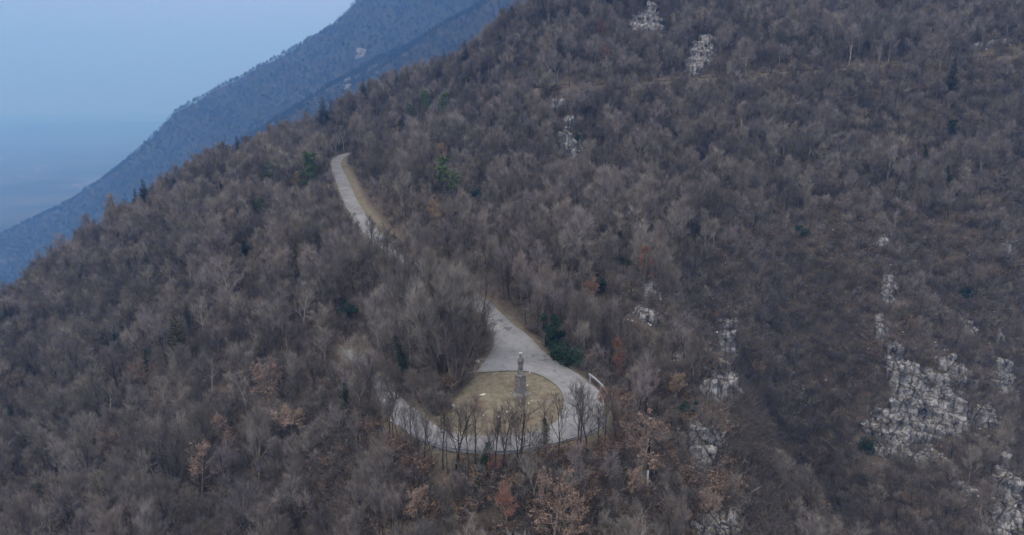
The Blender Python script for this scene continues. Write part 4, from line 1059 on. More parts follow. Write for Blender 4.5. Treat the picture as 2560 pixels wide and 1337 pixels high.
CP_UV = np.concatenate([CP_UV, np.array(FEAT)[:, :2]]); CP_D = np.concatenate([CP_D, np.array(FEAT)[:, 2]])
# --- everything between: a scatter of bare trees, spaced like the canopy in the photograph
SP_ = 2.7
LAWN = np.array([at_z(*p)[:2] for p in [(1140,965,0),(1189,931,.2),(1325,930,.2),(1397,971,0),(1409,998,-.1),(1390,1055,-.4),(1311,1086,-.8),(1185,1092,-1.2),(1120,1075,-1.4),(1110,1030,-1)]])
X, Y = np.meshgrid(np.arange(-250, 262, SP_), np.arange(24, 345, SP_), indexing='ij')
g2 = np.random.default_rng(5)
X = (X + g2.uniform(-.48, .48, X.shape) * SP_).ravel(); Y = (Y + g2.uniform(-.48, .48, Y.shape) * SP_).ravel()
def steep(n, s0, gain):
    # a plan grid is too thin on steep ground: extra plants there in proportion to the true surface
    a, b_ = g2.uniform(-60, 215, n), g2.uniform(45, 280, n); s = np.hypot(Z(a + .7, b_) - Z(a - .7, b_), Z(a, b_ + .7) - Z(a, b_ - .7)) / 1.4
    k = g2.random(n) < np.clip((np.sqrt(1 + s * s) - s0) * gain, 0, 1); return a[k], b_[k]
ex_, ey_ = steep(16000, 1.12, .55); X = np.concatenate([X, ex_]); Y = np.concatenate([Y, ey_])
# trees close along the downhill side of the middle of the upper road, whose crowns veil it
vl = [(p[0] - q[0] * o_, p[1] - q[1] * o_) for p, q in zip(UP_S, nor) if 100 < p[1] < 136 for o_ in (2.6 + 1.2 * g2.random(),) if g2.random() < .5]
X = np.concatenate([X, [a[0] for a in vl]]); Y = np.concatenate([Y, [a[1] for a in vl]]); force = np.zeros(len(X), bool); force[-len(vl):] = True
ZZ = Z(X, Y); Hs = (4.6 + 5.6 * g2.random(len(X)) ** 1.3) * (1 + .35 * fbm(X / 20, Y / 20, 3))
U, V = project(X, Y, ZZ + Hs * .6)
SHADEZ = [np.array(q) for q in ([(1830,860),(1900,900),(1960,1100),(2010,1400),(1850,1400),(1840,1200),(1800,1080)], [(2520,980),(2700,900),(2700,1400),(2560,1200)])]  # gully and right slope zones: their shade is put into the plant colour
Hs = Hs * np.where(in_poly(SHADEZ[0], U, V) | in_poly(SHADEZ[1], U, V), .7, 1.0)
slope = np.hypot(Z(X + .7, Y) - Z(X - .7, Y), Z(X, Y + .7) - Z(X, Y - .7)) / 1.4
Hs = Hs * np.where(slope > .95, .62, 1.0); Hs[force] = g2.uniform(4.5, 7.0, force.sum())
# the ravine walls and the ribs carry lower, sparser scrub woods
RAV = np.array([(1650,700),(2050,480),(2560,420),(2700,500),(2700,1500),(1750,1500),(1690,1150),(1800,1000)])
inrav = in_poly(RAV, U, V)
Hs = Hs * np.where(inrav, .66, 1.0)
keep = (U > -150) & (U < 2710) & (V > -160) & (V < 1560) & visible_sky(X, Y, ZZ + Hs)
keep &= (fbm(X / 13 + 40, Y / 13, 3) > -.7)
keep &= ~((slope > 1.8) & (g2.random(len(X)) < .3))
dt = dist_poly(TARMAC, X, Y); keep &= ~in_poly(TARMAC, X, Y) & (dt > 1.6) & ~in_poly(LAWN, X, Y)
dk = np.full(len(X), 1e9)
for p in TR_S[::2]: dk = np.minimum(dk, np.hypot(X - p[0], Y - p[1]))
keep &= dk > 2.0
keep &= ~(on_rock(X, Y, ZZ) & (g2.random(len(X)) < .93)); keep |= force
X, Y, ZZ, Hs, U, V, slope, inrav, force = [a[keep] for a in (X, Y, ZZ, Hs, U, V, slope, inrav, force)]
ok = np.ones(len(X), bool)
bankpoly = np.array([p[:2] for p in UP_S[1:]] )
for i in range(len(X)):
    if not free(X[i], Y[i], .9): ok[i] = False; continue
    j = int(np.argmin(np.hypot(UP_S[:, 0] - X[i], UP_S[:, 1] - Y[i]))); sd = (X[i] - UP_S[j, 0]) * nor[j][0] + (Y[i] - UP_S[j, 1]) * nor[j][1]; d_ = math.hypot(X[i] - UP_S[j, 0], Y[i] - UP_S[j, 1])
    if UP_S[j, 1] > 138 and 0 < sd and d_ < 4.6: ok[i] = False; continue
    if not force[i] and blocked(X[i], Y[i], ZZ[i], Hs[i], Hs[i] * .62):
        h2 = Hs[i] * .5
        if h2 > 2.2 and not blocked(X[i], Y[i], ZZ[i], h2, h2 * .6): Hs[i] = h2
        else: ok[i] = False
X, Y, ZZ, Hs, U, V, slope, inrav = [a[ok] for a in (X, Y, ZZ, Hs, U, V, slope, inrav)]
print('scattered trees', len(X))
inframe = (U > -20) & (U < 2580) & (V > -20) & (V < 1357)
size = np.where(inframe, Hs / np.hypot(X, Y), 0)
order = np.argsort(-size)
NIND = 300 - len(ROW) - 43
solo = set(order[:NIND].tolist())
kindv = g2.random(len(X)); vari = g2.integers(0, 60, len(X)); rot = g2.uniform(0, 6.28, len(X)); wid = g2.uniform(.85, 1.2, len(X))
inz = in_poly(SHADEZ[0], U, V) | in_poly(SHADEZ[1], U, V)
def pick(i):
    k = kindv[i]
    if inz[i]: return ('multi', 2) if k < .6 else ('slim', vari[i] % 4)  # dark twigged kinds only, standing in for the shade of the gully
    return ('wide', vari[i] % 5) if k < .62 else ('multi', vari[i] % 3) if k < .80 else ('slim', vari[i] % 4) if k < .992 else ('pale', vari[i] % 3)
# individuals: the nearest three hundred or so
PROTO = {}
LOOK = {'wide': 'broad bare tree', 'multi': 'many stemmed bare tree', 'slim': 'thin dark bare tree', 'pale': 'pale barked bare tree'}
SOLO = []
for i in sorted(solo, key=lambda i: (Y[i], X[i])):
    kd, vv = pick(i)
    if (kd, vv) not in PROTO:
        ps, H0, nm = parts_of(kd, vv); o = tree(nm, ps, (X[i], Y[i], ZZ[i]), rot[i], 1.0); PROTO[(kd, vv)] = (o, H0)
    else:
        o = copy_tree(PROTO[(kd, vv)][0])
    H0 = PROTO[(kd, vv)][1]; s = Hs[i] / H0
    o.location = (X[i], Y[i], ZZ[i]); o.rotation_euler = (0, 0, rot[i]); o.scale = (s * wid[i], s * wid[i], s)
    o['category'] = 'tree'
    SOLO.append((o, kd, float(U[i]), float(V[i]), float(X[i]), float(Y[i]), float(Hs[i])))
# the rest of the wood: one object, its trees instanced on points
def proto_col(name, items):
    col = bpy.data.collections.new(name)
    for k, (vf, mats) in enumerate(items):
        me = vf; o = bpy.data.objects.new(f'{name}_{k:02d}', me); col.objects.link(o)
    return col
def joined(tr, cr, mt, mc):
    n1, n2 = len(tr.vertices), len(cr.vertices)
    a = np.empty(n1 * 3, np.float32); tr.vertices.foreach_get('co', a); c = np.empty(n2 * 3, np.float32); cr.vertices.foreach_get('co', c)
    f = [tuple(p.vertices) for p in tr.polygons] + [tuple(q + n1 for q in p.vertices) for p in cr.polygons]
    me = mesh_np('tree', np.concatenate([a, c]).reshape(-1, 3), f); smooth(me)
    me.materials.append(mt); me.materials.append(mc)
    mi = np.zeros(len(f), np.int32); mi[len(tr.polygons):] = 1; me.polygons.foreach_set('material_index', mi); return me
def scatter(name, col, P, idx_, rz, sc, sxy):
    me = bpy.data.meshes.new(name); me.vertices.add(len(P)); me.vertices.foreach_set('co', np.asarray(P, np.float32).ravel())
    def at_(nm, typ, val, dt=np.float32):
        a = me.attributes.new(nm, typ, 'POINT'); a.data.foreach_set('vector' if typ == 'FLOAT_VECTOR' else 'value', np.asarray(val, dt).ravel())
    n = len(P); at_('kind_index', 'INT', idx_, np.int32)
    at_('turn', 'FLOAT_VECTOR', np.stack([np.zeros(n), np.zeros(n), rz], 1)); at_('size', 'FLOAT_VECTOR', np.stack([sc * sxy, sc * sxy, sc], 1))
    o = link(name, me)
    ng = bpy.data.node_groups.new(name, 'GeometryNodeTree')
    ng.interface.new_socket('Geometry', in_out='INPUT', socket_type='NodeSocketGeometry'); ng.interface.new_socket('Geometry', in_out='OUTPUT', socket_type='NodeSocketGeometry')
    gi = ng.nodes.new('NodeGroupInput'); go = ng.nodes.new('NodeGroupOutput'); ip = ng.nodes.new('GeometryNodeInstanceOnPoints'); ci = ng.nodes.new('GeometryNodeCollectionInfo')
    ci.inputs['Collection'].default_value = col; ci.inputs['Separate Children'].default_value = True; ci.inputs['Reset Children'].default_value = True
    def na(nm, typ):
        q = ng.nodes.new('GeometryNodeInputNamedAttribute'); q.data_type = typ; q.inputs['Name'].default_value = nm; return q.outputs['Attribute']
    L = ng.links.new
    L(gi.outputs[0], ip.inputs['Points']); L(ci.outputs[0], ip.inputs['Instance']); ip.inputs['Pick Instance'].default_value = True
    L(na('kind_index', 'INT'), ip.inputs['Instance Index']); L(na('turn', 'FLOAT_VECTOR'), ip.inputs['Rotation']); L(na('size', 'FLOAT_VECTOR'), ip.inputs['Scale'])
    L(ip.outputs[0], go.inputs[0])
    md = o.modifiers.new('scatter', 'NODES'); md.node_group = ng
    return o
meshes = [joined(p[0], p[1], p[2], p[3]) for p in WIDE + MULTI + SLIM + PALE]
off = {'wide': 0, 'multi': len(WIDE), 'slim': len(WIDE) + len(MULTI), 'pale': len(WIDE) + len(MULTI) + len(SLIM)}
col = proto_col('woodtree', [(me, None) for me in meshes])
rest = [i for i in range(len(X)) if i not in solo]
ii = np.array([off[pick(i)[0]] + pick(i)[1] for i in rest]); ra = np.array(rest)
wood = scatter('woodland', col, np.stack([X[ra], Y[ra], ZZ[ra]], 1), ii, rot[ra], Hs[ra] / 9.0, wid[ra] * 1.08); tag(wood, kind='stuff')
# undergrowth: bare shrubs everywhere under the trees
SPU = 1.45
ux, uy = np.meshgrid(np.arange(-210, 215, SPU), np.arange(26, 300, SPU), indexing='ij')
ux = (ux + g2.uniform(-.5, .5, ux.shape) * SPU).ravel(); uy = (uy + g2.uniform(-.5, .5, uy.shape) * SPU).ravel()
ex_, ey_ = steep(60000, 1.12, .9); ux = np.concatenate([ux, ex_]); uy = np.concatenate([uy, ey_])
uz = Z(ux, uy); uu, vv = project(ux, uy, uz)
k = (uu > -60) & (uu < 2620) & (vv > -60) & (vv < 1420) & (fbm(ux / 8 + 9, uy / 8, 3) > -.62) & ~in_poly(TARMAC, ux, uy) & (dist_poly(TARMAC, ux, uy) > 1.6) & ~in_poly(LAWN, ux, uy)
dk = np.full(len(ux), 1e9)
for p in TR_S[::2]: dk = np.minimum(dk, np.hypot(ux - p[0], uy - p[1]))
k &= dk > 1.9
for p, nn in zip(UP_S[1:], nor[1:]):
    if p[1] > 138:
        sd = (ux - p[0]) * nn[0] + (uy - p[1]) * nn[1]; k &= ~((np.hypot(ux - p[0], uy - p[1]) < 4.3) & (sd > -1))
nx_, ny_ = g2.uniform(-44, 32, 11000), g2.uniform(46, 96, 11000); nz_ = Z(nx_, ny_); q_ = (dist_poly(TARMAC, nx_, ny_) > .9) & ~in_poly(TARMAC, nx_, ny_) & ~in_poly(LAWN, nx_, ny_) & (fbm(nx_ / 3, ny_ / 3, 2) > -.35)
ux, uy, uz = np.concatenate([ux[k], nx_[q_]]), np.concatenate([uy[k], ny_[q_]]), np.concatenate([uz[k], nz_[q_]]); kk = visible_sky(ux, uy, uz + 1.5); kk &= ~(on_rock(ux, uy, uz) & (g2.random(len(ux)) < .86)); ux, uy, uz = ux[kk], uy[kk], uz[kk]
k2 = np.array([rnd.random() < .07 or not blocked(a, b, c, 1.5, 1.3) for a, b, c in zip(ux, uy, uz)]); ux, uy, uz = ux[k2], uy[k2], uz[k2]
bm_ = []
for q, mt in enumerate((TWIG, TWIG_D, TWIG_L)):
    me = BRUSH[q]; me.materials.append(mt); bm_.append((me, None))
bm_ += [(LEAFY[0], None), (LEAFY[1], None)]
ucol = proto_col('brushwood', bm_)
nU = len(ux); print('shrubs', nU)
uk_ = np.where(g2.random(nU) < np.clip(.26 * sstep(95, 62, uy) + .05, 0, 1), 3 + g2.integers(0, 2, nU), g2.integers(0, 3, nU)); pu_, pv_ = project(ux, uy, uz); uk_[in_poly(SHADEZ[0], pu_, pv_) | in_poly(SHADEZ[1], pu_, pv_)] = 1  # shrubs in those zones all take dark twigs, as painted-in shade
und = scatter('undergrowth', ucol, np.stack([ux, uy, uz], 1), uk_, g2.uniform(0, 6.28, nU), g2.uniform(.6, 1.35, nU) * np.where(in_poly(RAV, *project(ux, uy, uz)), 1.35, 1.0), g2.uniform(.9, 1.4, nU)); tag(und, kind='stuff')
# far woods on the hazy mountainside
sa = g2.uniform(-41, 41, 60000); sr = np.sqrt(g2.uniform(330 ** 2, 2300 ** 2, 60000))
fx, fy = sr * np.sin(np.radians(sa)), sr * np.cos(np.radians(sa)); fz = Z(fx, fy)
fu, fv = project(fx, fy, fz); k = (fu > -40) & (fu < 1500) & (fv > -60) & (fv < 900) & (fz > -372); fx, fy, fz = fx[k], fy[k], fz[k]
t = np.linspace(.1, .97, 60)[None, :]; gg = np.stack([Z((fx * s), (fy * s)) for s in t[0]], 1); vis = ((CAMZ + (fz[:, None] + 9 - CAMZ) * t - gg) > -4).all(1)
fx, fy, fz = fx[vis], fy[vis], fz[vis]; nF = len(fx); print('far trees', nF)
fm_ = []
for q, mt in enumerate((TWIG_F, TWIG_F, TWIG_F)):
    me = FAR[q]; me.materials.append(mt); fm_.append((me, None))
fcol = proto_col('fartree', fm_)
far = scatter('far_woodland', fcol, np.stack([fx, fy, fz], 1), g2.integers(0, 3, nF), g2.uniform(0, 6.28, nF), g2.uniform(.6, 1.2, nF), g2.uniform(1.0, 1.5, nF)); tag(far, kind='stuff')

# pale rubble on the steep ravine ground and round the outcrops
m, nt, b = mat_new('weathered pale stones'); n_ = noise_tex(nt, 2.0, 4); r_ = ramp(nt, [(.35, (.32, .315, .30)), (.6, (.55, .545, .53))]); nt.links.new(n_.outputs[0], r_.inputs[0]); nt.links.new(r_.outputs[0], b.inputs['Base Color']); PEBBLE = m
def pebble(seed):
    bm = bmesh.new(); bmesh.ops.create_icosphere(bm, subdivisions=1, radius=.5); rn = random.Random(seed)
    for v in bm.verts: v.co *= rn.uniform(.65, 1.2); v.co.z *= .7
    me = bpy.data.meshes.new('pebble'); bm.to_mesh(me); bm.free(); me.materials.append(PEBBLE); return me
pcol = proto_col('pebble', [(pebble(q), None) for q in range(4)])
px, py = g2.uniform(15, 190, 26000), g2.uniform(55, 250, 26000)
pz = Z(px, py); pu, pv = project(px, py, pz)
den = sstep(.12, .5, fbm(px / 9 + 70, py / 9, 3)) * in_poly(RAV, pu, pv) * .55
for (a, c) in rock_xy: den = np.maximum(den, .5 * np.exp(-((px - a) ** 2 + (py - c) ** 2) / 30))
k = (g2.random(len(px)) < den) & (pu < 2600) & (pv < 1380) & (dist_poly(TARMAC, px, py) > 4); px, py, pz = px[k], py[k], pz[k]; nP = len(px); print('rubble', nP)
ps = .14 + .5 * g2.random(nP) ** 3.5
rub = scatter('rubble', pcol, np.stack([px, py, pz + ps * .1], 1), g2.integers(0, 4, nP), g2.uniform(0, 6.28, nP), ps * 1.3, g2.uniform(.8, 1.3, nP)); tag(rub, kind='stuff')
# ------------------------------------------------------------------ the monument
def plain(name, col, rough=.8, var=None, sc=3.0, metal=0.0):
    m, nt, b = mat_new(name); b.inputs['Roughness'].default_value = rough; b.inputs['Metallic'].default_value = metal
    if var:
        n = noise_tex(nt, sc, 5, .65); r = ramp(nt, [(.35, var), (.65, col)]); nt.links.new(n.outputs[0], r.inputs[0]); nt.links.new(r.outputs[0], b.inputs['Base Color'])
    else: b.inputs['Base Color'].default_value = (*col, 1)
    return m
STONE = plain('weathered monument stone', (0.21, 0.208, 0.21), .9, (0.10, 0.10, 0.104), 2.2)
STONE_L = plain('pale monument stone', (0.27, 0.268, 0.262), .9, (0.13, 0.13, 0.133), 2.6)
STATUE = plain('rain streaked statue stone', (0.215, 0.217, 0.222), .9, (0.07, 0.072, 0.077), 2.0)
CROWN = plain('pale crown stone', (0.50, 0.49, 0.46), .8, (0.36, 0.35, 0.33), 5)
def boxm(bm, cx, cy_, cz_, sx, sy, sz, bev=0.02, taper=1.0):
    r = bmesh.ops.create_cube(bm, size=1.0); vs = r['verts']
    for v in vs:
        k = taper if v.co.z > 0 else 1
        v.co = Vector((cx + v.co.x * sx * k, cy_ + v.co.y * sy * k, cz_ + v.co.z * sz))
    if bev:
        es = list({e for v in vs for e in v.link_edges}); bmesh.ops.bevel(bm, geom=es, offset=bev, segments=2, affect='EDGES', clamp_overlap=True)
def bm_part(name, fn, mat, parent, sm=False):
    bm = bmesh.new(); fn(bm); me = bpy.data.meshes.new(name); bm.to_mesh(me); bm.free()
    if sm: smooth(me)
    return part(name, me, mat, parent)
mh = hit(1301, 984); mx, my = mh[0], mh[1]; mz = float(Zr(np.array([mx]), np.array([my]))[0])
mon = empty('monument', (mx, my, mz - .05), R(42)); tag(mon, 'weathered grey stone monument with a robed statue on a tall pedestal', 'monument')
bm_part('base_slab', lambda bm: (boxm(bm, 0, 0, .0, 1.95, 1.95, .30, .03), boxm(bm, 0, 0, .19, 1.50, 1.50, .16, .03)), STONE_L, mon)
bm_part('plinth', lambda bm: boxm(bm, 0, 0, .27 + .22, 1.16, 1.16, .44, .03, .97), STONE, mon)
def die(bm):
    boxm(bm, 0, 0, .71 + .84, .90, .90, 1.68, .05)
    # sunk arched panels: raised corner strips and an arched head on each face
    for k in range(4):
        M = Matrix.Rotation(k * math.pi / 2, 4, 'Z')
        for s in (-1, 1):
            r = bmesh.ops.create_cube(bm, size=1.0)
            for v in r['verts']: v.co = M @ Vector((s * .40 + v.co.x * .10, .462 + v.co.y * .028, 1.52 + v.co.z * 1.50))
        # arch of seven wedges
        for q in range(8):
            a = math.pi * (q + .5) / 8; r = bmesh.ops.create_cube(bm, size=1.0)
            for v in r['verts']:
                c = Vector((v.co.x * .09, v.co.y * .026, v.co.z * .17)); c = Matrix.Rotation(-(a - math.pi / 2), 4, 'Y') @ c
                v.co = M @ (c + Vector((math.cos(a) * .37, .461, 1.93 + math.sin(a) * .33)))
bm_part('pedestal_shaft', die, STONE, mon)
bm_part('pedestal_cap', lambda bm: (boxm(bm, 0, 0, 2.45, 1.00, 1.00, .12, .03), boxm(bm, 0, 0, 2.57, .84, .84, .12, .04, .8)), STONE_L, mon)
# robed figure: one continuous skin of elliptical rings with folds, arms drawn out of it
def figure():
    prof = [(0, .36, .36), (.10, .37, .37), (.22, .33, .32), (.30, .29, .27), (.7, .265, .245), (1.1, .255, .225), (1.45, .275, .23), (1.62, .30, .235), (1.80, .295, .22), (1.95, .25, .19), (2.03, .16, .14),
            (2.08, .115, .115), (2.14, .115, .12), (2.22, .125, .14), (2.31, .13, .15), (2.39, .115, .13), (2.44, .07, .08)]
    n = 40; vs = []; fs = []
    for z, a, b in prof:
        for j in range(n):
            t = 2 * math.pi * j / n; f = 1 + (.075 * math.sin(9 * t + z * 1.2) + .045 * math.sin(17 * t)) * max(0, min(1, (2.0 - z) / .9)) * min(1, max(0, (z - .2) / .2))
            x, y = a * f * math.cos(t), b * f * math.sin(t)
            if 2.16 < z < 2.42:                                   # face towards -y: nose and brow under a veil
                if abs(math.atan2(x, -y)) < .25: y -= .03 * (1 if 2.2 < z < 2.3 else .3)
                elif .4 < abs(math.atan2(x, -y)) < 2.6: x *= 1.12; y = y * 1.05 + .01
            if .3 < z < 2.0:                                       # open cloak flares at both sides below the elbows
                side = abs(math.cos(t)) ** 6; x *= 1 + side * .22 * math.exp(-((z - 1.38) / .36) ** 2)
                if abs(math.atan2(x, -y)) < .9: y += .03
            vs.append((x, y, z))
    for i in range(len(prof) - 1):
        for j in range(n): fs.append((i*n+j, i*n+(j+1) % n, (i+1)*n+(j+1) % n, (i+1)*n+j))
    fs.append(tuple(range((len(prof)-1)*n, len(prof)*n))); fs.append(tuple(reversed(range(n))))
    return vs, fs
v_, f_ = figure(); me = mesh_np('figure', v_, f_); smooth(me)
fig = empty('robed_statue', (0, 0, 2.63), 0); fig.parent = mon
bpy.data.objects.remove(fig)
fo = part('robed_figure', me, STATUE, mon); fo.location = (0, 0, 2.62); fo.scale = (1.06, 1.06, 1.0); fo.rotation_euler = (0, 0, R(-30))
def arm(bm_s):
    g = Geo()
    for s in (-1, 1):
        g.tube([Vector((s * .25, -.02, 1.84)), Vector((s * .31, -.03, 1.62)), Vector((s * .33, -.08, 1.44)), Vector((s * .25, -.22, 1.40)), Vector((s * .13, -.31, 1.47))], [.10, .095, .09, .08, .05], 8)
        for q in range(4): g.tube([Vector((s * .13, -.31, 1.45 + .022 * q)), Vector((s * (.06 - .005 * q), -.335, 1.48 + .022 * q)), Vector((s * .02, -.335, 1.50 + .02 * q))], [.013, .012, .010], 5)
        g.tube([Vector((s * .13, -.30, 1.50)), Vector((s * .10, -.33, 1.55))], [.015, .012], 5)
    return g.mesh('sleeves')
so = part('arms', arm(None), STATUE, fo)
def crown_(bm):
    for (z, r1, r2, h) in ((2.50, .12, .19, .10), (2.57, .19, .20, .035)):
        bmesh.ops.create_cone(bm, cap_ends=True, segments=20, radius1=r1, radius2=r2, depth=h, matrix=Matrix.Translation((0, 0, z)))
co_ = bm_part('crown', crown_, CROWN, fo)

# ------------------------------------------------------------------ guardrails, marker posts, poles and cable
GALV = plain('dull galvanised steel', (0.30, 0.33, 0.37), .55, (0.20, 0.22, 0.25), 1.5, .3)
GALV_L = plain('bright galvanised steel', (0.50, 0.55, 0.61), .5, (0.34, 0.38, 0.43), 1.5, .2)
WHITE = plain('white paint', (0.74, 0.75, 0.76), .6, (0.55, 0.56, 0.57), 6)
DARKW = plain('tarred pole wood', (0.035, 0.030, 0.027), .9, (0.02, 0.018, 0.016), 2)
def guardrail(pts, label, mat, base_h=.0):
    P = resample(np.array(pts), .5); o0 = P[len(P) // 2].copy()
    root = empty('guardrail', tuple(o0)); tag(root, label, 'guardrail')
    d = np.gradient(P[:, :2], axis=0); d /= np.linalg.norm(d, axis=1)[:, None]
    prof = [(-.00, .38), (.045, .42), (.045, .48), (0, .54), (0, .58), (.045, .64), (.045, .70), (0, .74), (-.012, .74), (-.012, .38)]
    vs, fs = [], []; k = len(prof)
    for i, (p, t) in enumerate(zip(P, d)):
        for (a, h) in prof: vs.append((p[0] - t[1] * a - o0[0], p[1] + t[0] * a - o0[1], p[2] + h - o0[2]))
        if i:
            for j in range(k): fs.append((i*k-k+j, i*k-k+(j+1) % k, i*k+(j+1) % k, i*k+j))
    fs.append(tuple(range(k))); fs.append(tuple(range((len(P)-1)*k, len(P)*k)))
    part('rail', mesh_np('rail', vs, fs), mat, root)
    for i in range(1, len(P), 5):
        p, t = P[i], d[i]
        def pst(bm):
            boxm(bm, 0, 0, .14, .10, .12, 1.24, .008)
        q = bm_part('post', pst, mat, root); q.location = (p[0] + t[1] * .075 - o0[0], p[1] - t[0] * .075 - o0[1], p[2] - o0[2]); q.rotation_euler = (0, 0, math.atan2(t[1], t[0]))
    return root
def along_edge(px): return [at_z(u, v, z) for u, v, z in px]
def ground_pts(px):
    out = []
    for u, v in px:
        h = hit(u, v); out.append((h[0], h[1], h[2]))
    return out
guardrail(along_edge([(1517,1052,-.35),(1500,1075,-.5),(1455,1099,-.65),(1384,1121,-.85),(1293,1138,-1.05),(1221,1140,-1.25),(1138,1134,-1.45),(1080,1119,-1.6),(1028,1092,-1.8)]), 'long dull grey guardrail curving round the outside of the hairpin bend', GALV)
guardrail(along_edge([(1472,944,.05),(1490,958,0),(1506,974,-.05),(1519,993,-.12)]), 'short bright metal guardrail on the upper right edge of the bend', GALV_L)
for (u, v, z, lb) in [(1447, 1090, -.6, 'white marker post by the guardrail where the bend turns uphill'), (1140, 1122, -1.4, 'white marker post by the left part of the guardrail'), (977, 1048, -2.0, 'white marker post on the lower leg of the road among thin trees')]:
    p = at_z(u, v, z); root = empty('marker_post', p); tag(root, lb, 'post', 'white marker posts along the bend')
    bm_part('post', lambda bm: boxm(bm, 0, 0, .45, .13, .10, 1.1, .02), WHITE, root)
    bm_part('reflector_band', lambda bm: boxm(bm, 0, 0, .86, .134, .104, .14, .01), DARKW, root)
def pole(u, vb, vt, label, low_h, rad=.11):
    h = hit(u, vb); top = at_y(u, vt, h[1]); H = top[2] - h[2]
    root = empty('utility_pole', h); tag(root, label, 'pole', None)
    def shaft(z0, z1, r0, r1):
        g = Geo(); g.tube([Vector((0, 0, z0)), Vector((0, 0, (z0 + z1) / 2)), Vector((0, 0, z1))], [r0, (r0 + r1) / 2, r1], 10); return g.mesh('shaft')
    part('lower_sleeve', shaft(-.5, low_h, rad * 1.25, rad * 1.15), WHITE if low_h > 1 else DARKW, root)
    part('pole_shaft', shaft(low_h, H, rad, rad * .75), DARKW, root)
    bm_part('insulator', lambda bm: (bmesh.ops.create_cone(bm, cap_ends=True, segments=10, radius1=.10, radius2=.16, depth=.16, matrix=Matrix.Translation((0, 0, H + .1)))), GALV_L, root)
    return root, h, H
p1, ph, PH = pole(1617, 1222, 1047, 'tall dark utility pole with a white painted foot on the bare nose slope', 2.3)
PLACED.append((ph[0], ph[1], 1.5))
p2, ph2, PH2 = pole(1088, 584, 490, 'distant slim utility pole standing in the woods above the road', .9, .09)
# cable: leaves the pole half way up, loops over and runs down towards the ravine edge
zc = at_y(1622, 1130, ph[1])[2]
A0 = Vector((ph[0] + .12, ph[1], zc)); A1 = Vector(at_y(1626, 1097, ph[1] - .3)); A2 = Vector(at_y(1634, 1094, ph[1] - .8)); A3 = Vector(at_y(1660, 1120, ph[1] - 2.0))
END = Vector(at_y(1890, 1420, 52.0))
pts = [A0, A1, A2, A3]; n = 26
for i in range(1, n + 1):
    t = i / n; p = A3.lerp(END, t); p.z -= .9 * 4 * t * (1 - t) * .5; pts.append(p)
g = Geo(); g.tube([p - A0 for p in pts], [.045] * len(pts), 6)
cab = link('cable', g.mesh('cable'), DARKW); cab.location = A0; tag(cab, 'black cable looping off the utility pole and running down past the bottom crag', 'cable')
# ------------------------------------------------------------------ stones on the grass, the white block beside the wedge
WST = plain('white stone', (0.60, 0.60, 0.58), .9, (0.38, 0.38, 0.37), 4)
def stone(u, v, sx, sy, sz, label, seed, name='stone'):
    h = hit(u, v); bm = bmesh.new(); bmesh.ops.create_icosphere(bm, subdivisions=3, radius=1.0); rn = random.Random(seed)
    for q in bm.verts:
        a = 1 + .35 * mnoise.noise(q.co * 1.3 + Vector((seed * 3.7, 0, 0))) + .15 * mnoise.noise(q.co * 3.1 + Vector((0, seed * 2.1, 0)))
        q.co = Vector((q.co.x * sx * a, q.co.y * sy * a, max(-.3, q.co.z) * sz * a))
    me = bpy.data.meshes.new('stone'); bm.to_mesh(me); bm.free()
    o = link(name, me, WST); o.location = (h[0], h[1], h[2] + sz * .25); o.rotation_euler = (0, 0, rn.uniform(0, 3)); tag(o, label, 'stone', 'pale stones lying on the grass island'); return o
for i, (u, v, sx, sy, sz, lb) in enumerate([
    (1207, 988, .42, .18, .12, 'long flat pale stone on the grass left of the monument'), (1133, 1014, .24, .18, .2, 'white stone beside the brush at the left side of the grass island'),
    (1318, 964, .15, .10, .08, 'small white stone just right of the monument pedestal'), (1268, 1030, .26, .14, .12, 'flat white stone in the middle of the lower lawn'),
    (1321, 1008, .13, .09, .08, 'small white stone right of the monument, nearer the road'), (1330, 1002, .10, .08, .06, 'tiny white stone beside another near the inner road edge'),
    (1246, 1043, .17, .12, .1, 'pale stone below the flat white stone on the lawn'), (1309, 1036, .11, .08, .07, 'tiny pale stone on the lower lawn towards the ivy trunk'),
    (1208, 1038, .09, .07, .07, 'tiny white stone on the lawn behind the thin trees'), (1253, 1049, .08, .10, .10, 'upright bit of white stone low on the lawn'),
    (1286, 990, .11, .08, .06, 'small white stone at the front corner of the monument slab'), (1325, 931, .22, .10, .08, 'white kerb stone where the lawn meets the paved wedge')]):
    stone(u, v, sx, sy, sz, lb, i + 1)
h = hit(1193, 907); bl = link('stone_block', mesh_np('block', *(lambda b: ([tuple(v.co) for v in b.verts], [[v.index for v in f.verts] for f in b.faces]))((lambda b: (boxm(b, 0, 0, .18, .55, .32, .46, .05), b.verts.index_update(), b)[2])(bmesh.new()))), WST)
bl.location = h; bl.rotation_euler = (0, 0, .4); tag(bl, 'squared white stone block beside the paved wedge under the slender ivy topped tree', 'stone block')

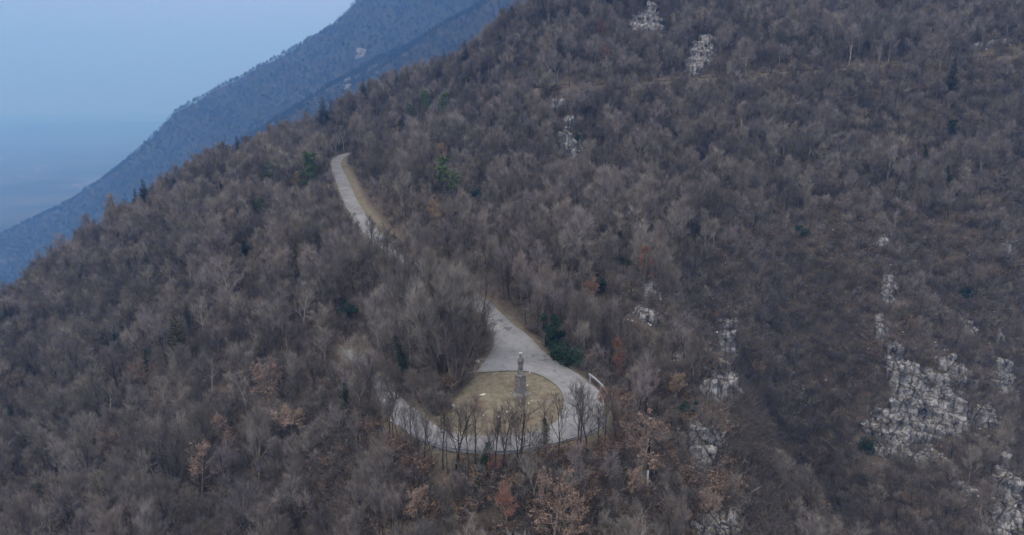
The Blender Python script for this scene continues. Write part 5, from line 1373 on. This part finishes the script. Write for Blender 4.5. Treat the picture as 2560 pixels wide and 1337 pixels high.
# ------------------------------------------------------------------ labels for the individual bare trees
MARKS = [(270,1110,'the lone lowest oak'),(490,1180,'the largest tan oak'),(546,1060,'the narrow tan oak'),(668,960,'the half-leaved brown oak'),(724,1035,'the low spreading oak'),(432,830,'the olive conifer'),
 (1385,1235,'the tall nose oak'),(1432,1300,'the squat bottom oak'),(1618,1140,'the utility pole'),(1300,950,'the stone monument'),(1098,820,'the bushy beech'),(566,700,'the white crowned tree'),
 (752,750,'the smaller white tree'),(262,1010,'the dead crooked tree'),(520,930,'the dead pale tree'),(1257,1150,'the long guardrail\'s middle'),(1080,1130,'the long guardrail\'s left end'),(1505,1075,'the long guardrail\'s right end'),
 (1492,958,'the short bright guardrail'),(1800,965,'the limestone knob'),(1750,1130,'the fluted cliff'),(1790,1315,'the bottom crag'),(1405,840,'the roadside hollies'),(1205,760,'the ivy-topped tree'),(1545,890,'the red narrow tree'),
 (1615,790,'the ravine head rocks'),(90,920,'the outermost ivy tree'),(85,1190,'the low ivy tree'),(1040,1260,'the tan sapling'),(860,935,'the ivy-wrapped bank tree'),(2320,1000,'the big stepped cliff'),(2530,1220,'the rounded buttress'),(2500,1310,'the corner crag'),(2270,1140,'the smooth rock face')]
ORD = ['', 'nearest', 'second nearest', 'third nearest', 'fourth nearest', 'fifth nearest', 'sixth nearest', 'seventh nearest', 'eighth nearest', 'ninth nearest', 'tenth nearest', 'eleventh nearest', 'twelfth nearest', 'thirteenth nearest', 'fourteenth nearest', 'fifteenth nearest', 'sixteenth nearest']
def side_word(du, dv):
    a = math.degrees(math.atan2(-dv, du)) % 360
    return ['right of', 'above right of', 'above', 'above left of', 'left of', 'below left of', 'below', 'below right of'][int(((a + 22.5) % 360) // 45)]
byk = {}
for rec in SOLO:
    o, kd, u, v = rec[:4]
    d, mk = min(((math.hypot(u - a, v - c), (a, c, n)) for a, c, n in MARKS), key=lambda t: t[0])
    byk.setdefault((LOOK[kd], side_word(u - mk[0], v - mk[1]), mk[2]), []).append((d, o))
for (lk, sd, mk), L_ in byk.items():
    L_.sort(key=lambda t: t[0])
    for q, (d, o) in enumerate(L_):
        o['label'] = f'{lk} {sd} {mk}' + (', the only one there' if len(L_) == 1 else f', {ORD[min(q + 1, 16)]} of {len(L_)} there')
        o['group'] = 'bare trees of the near woods'
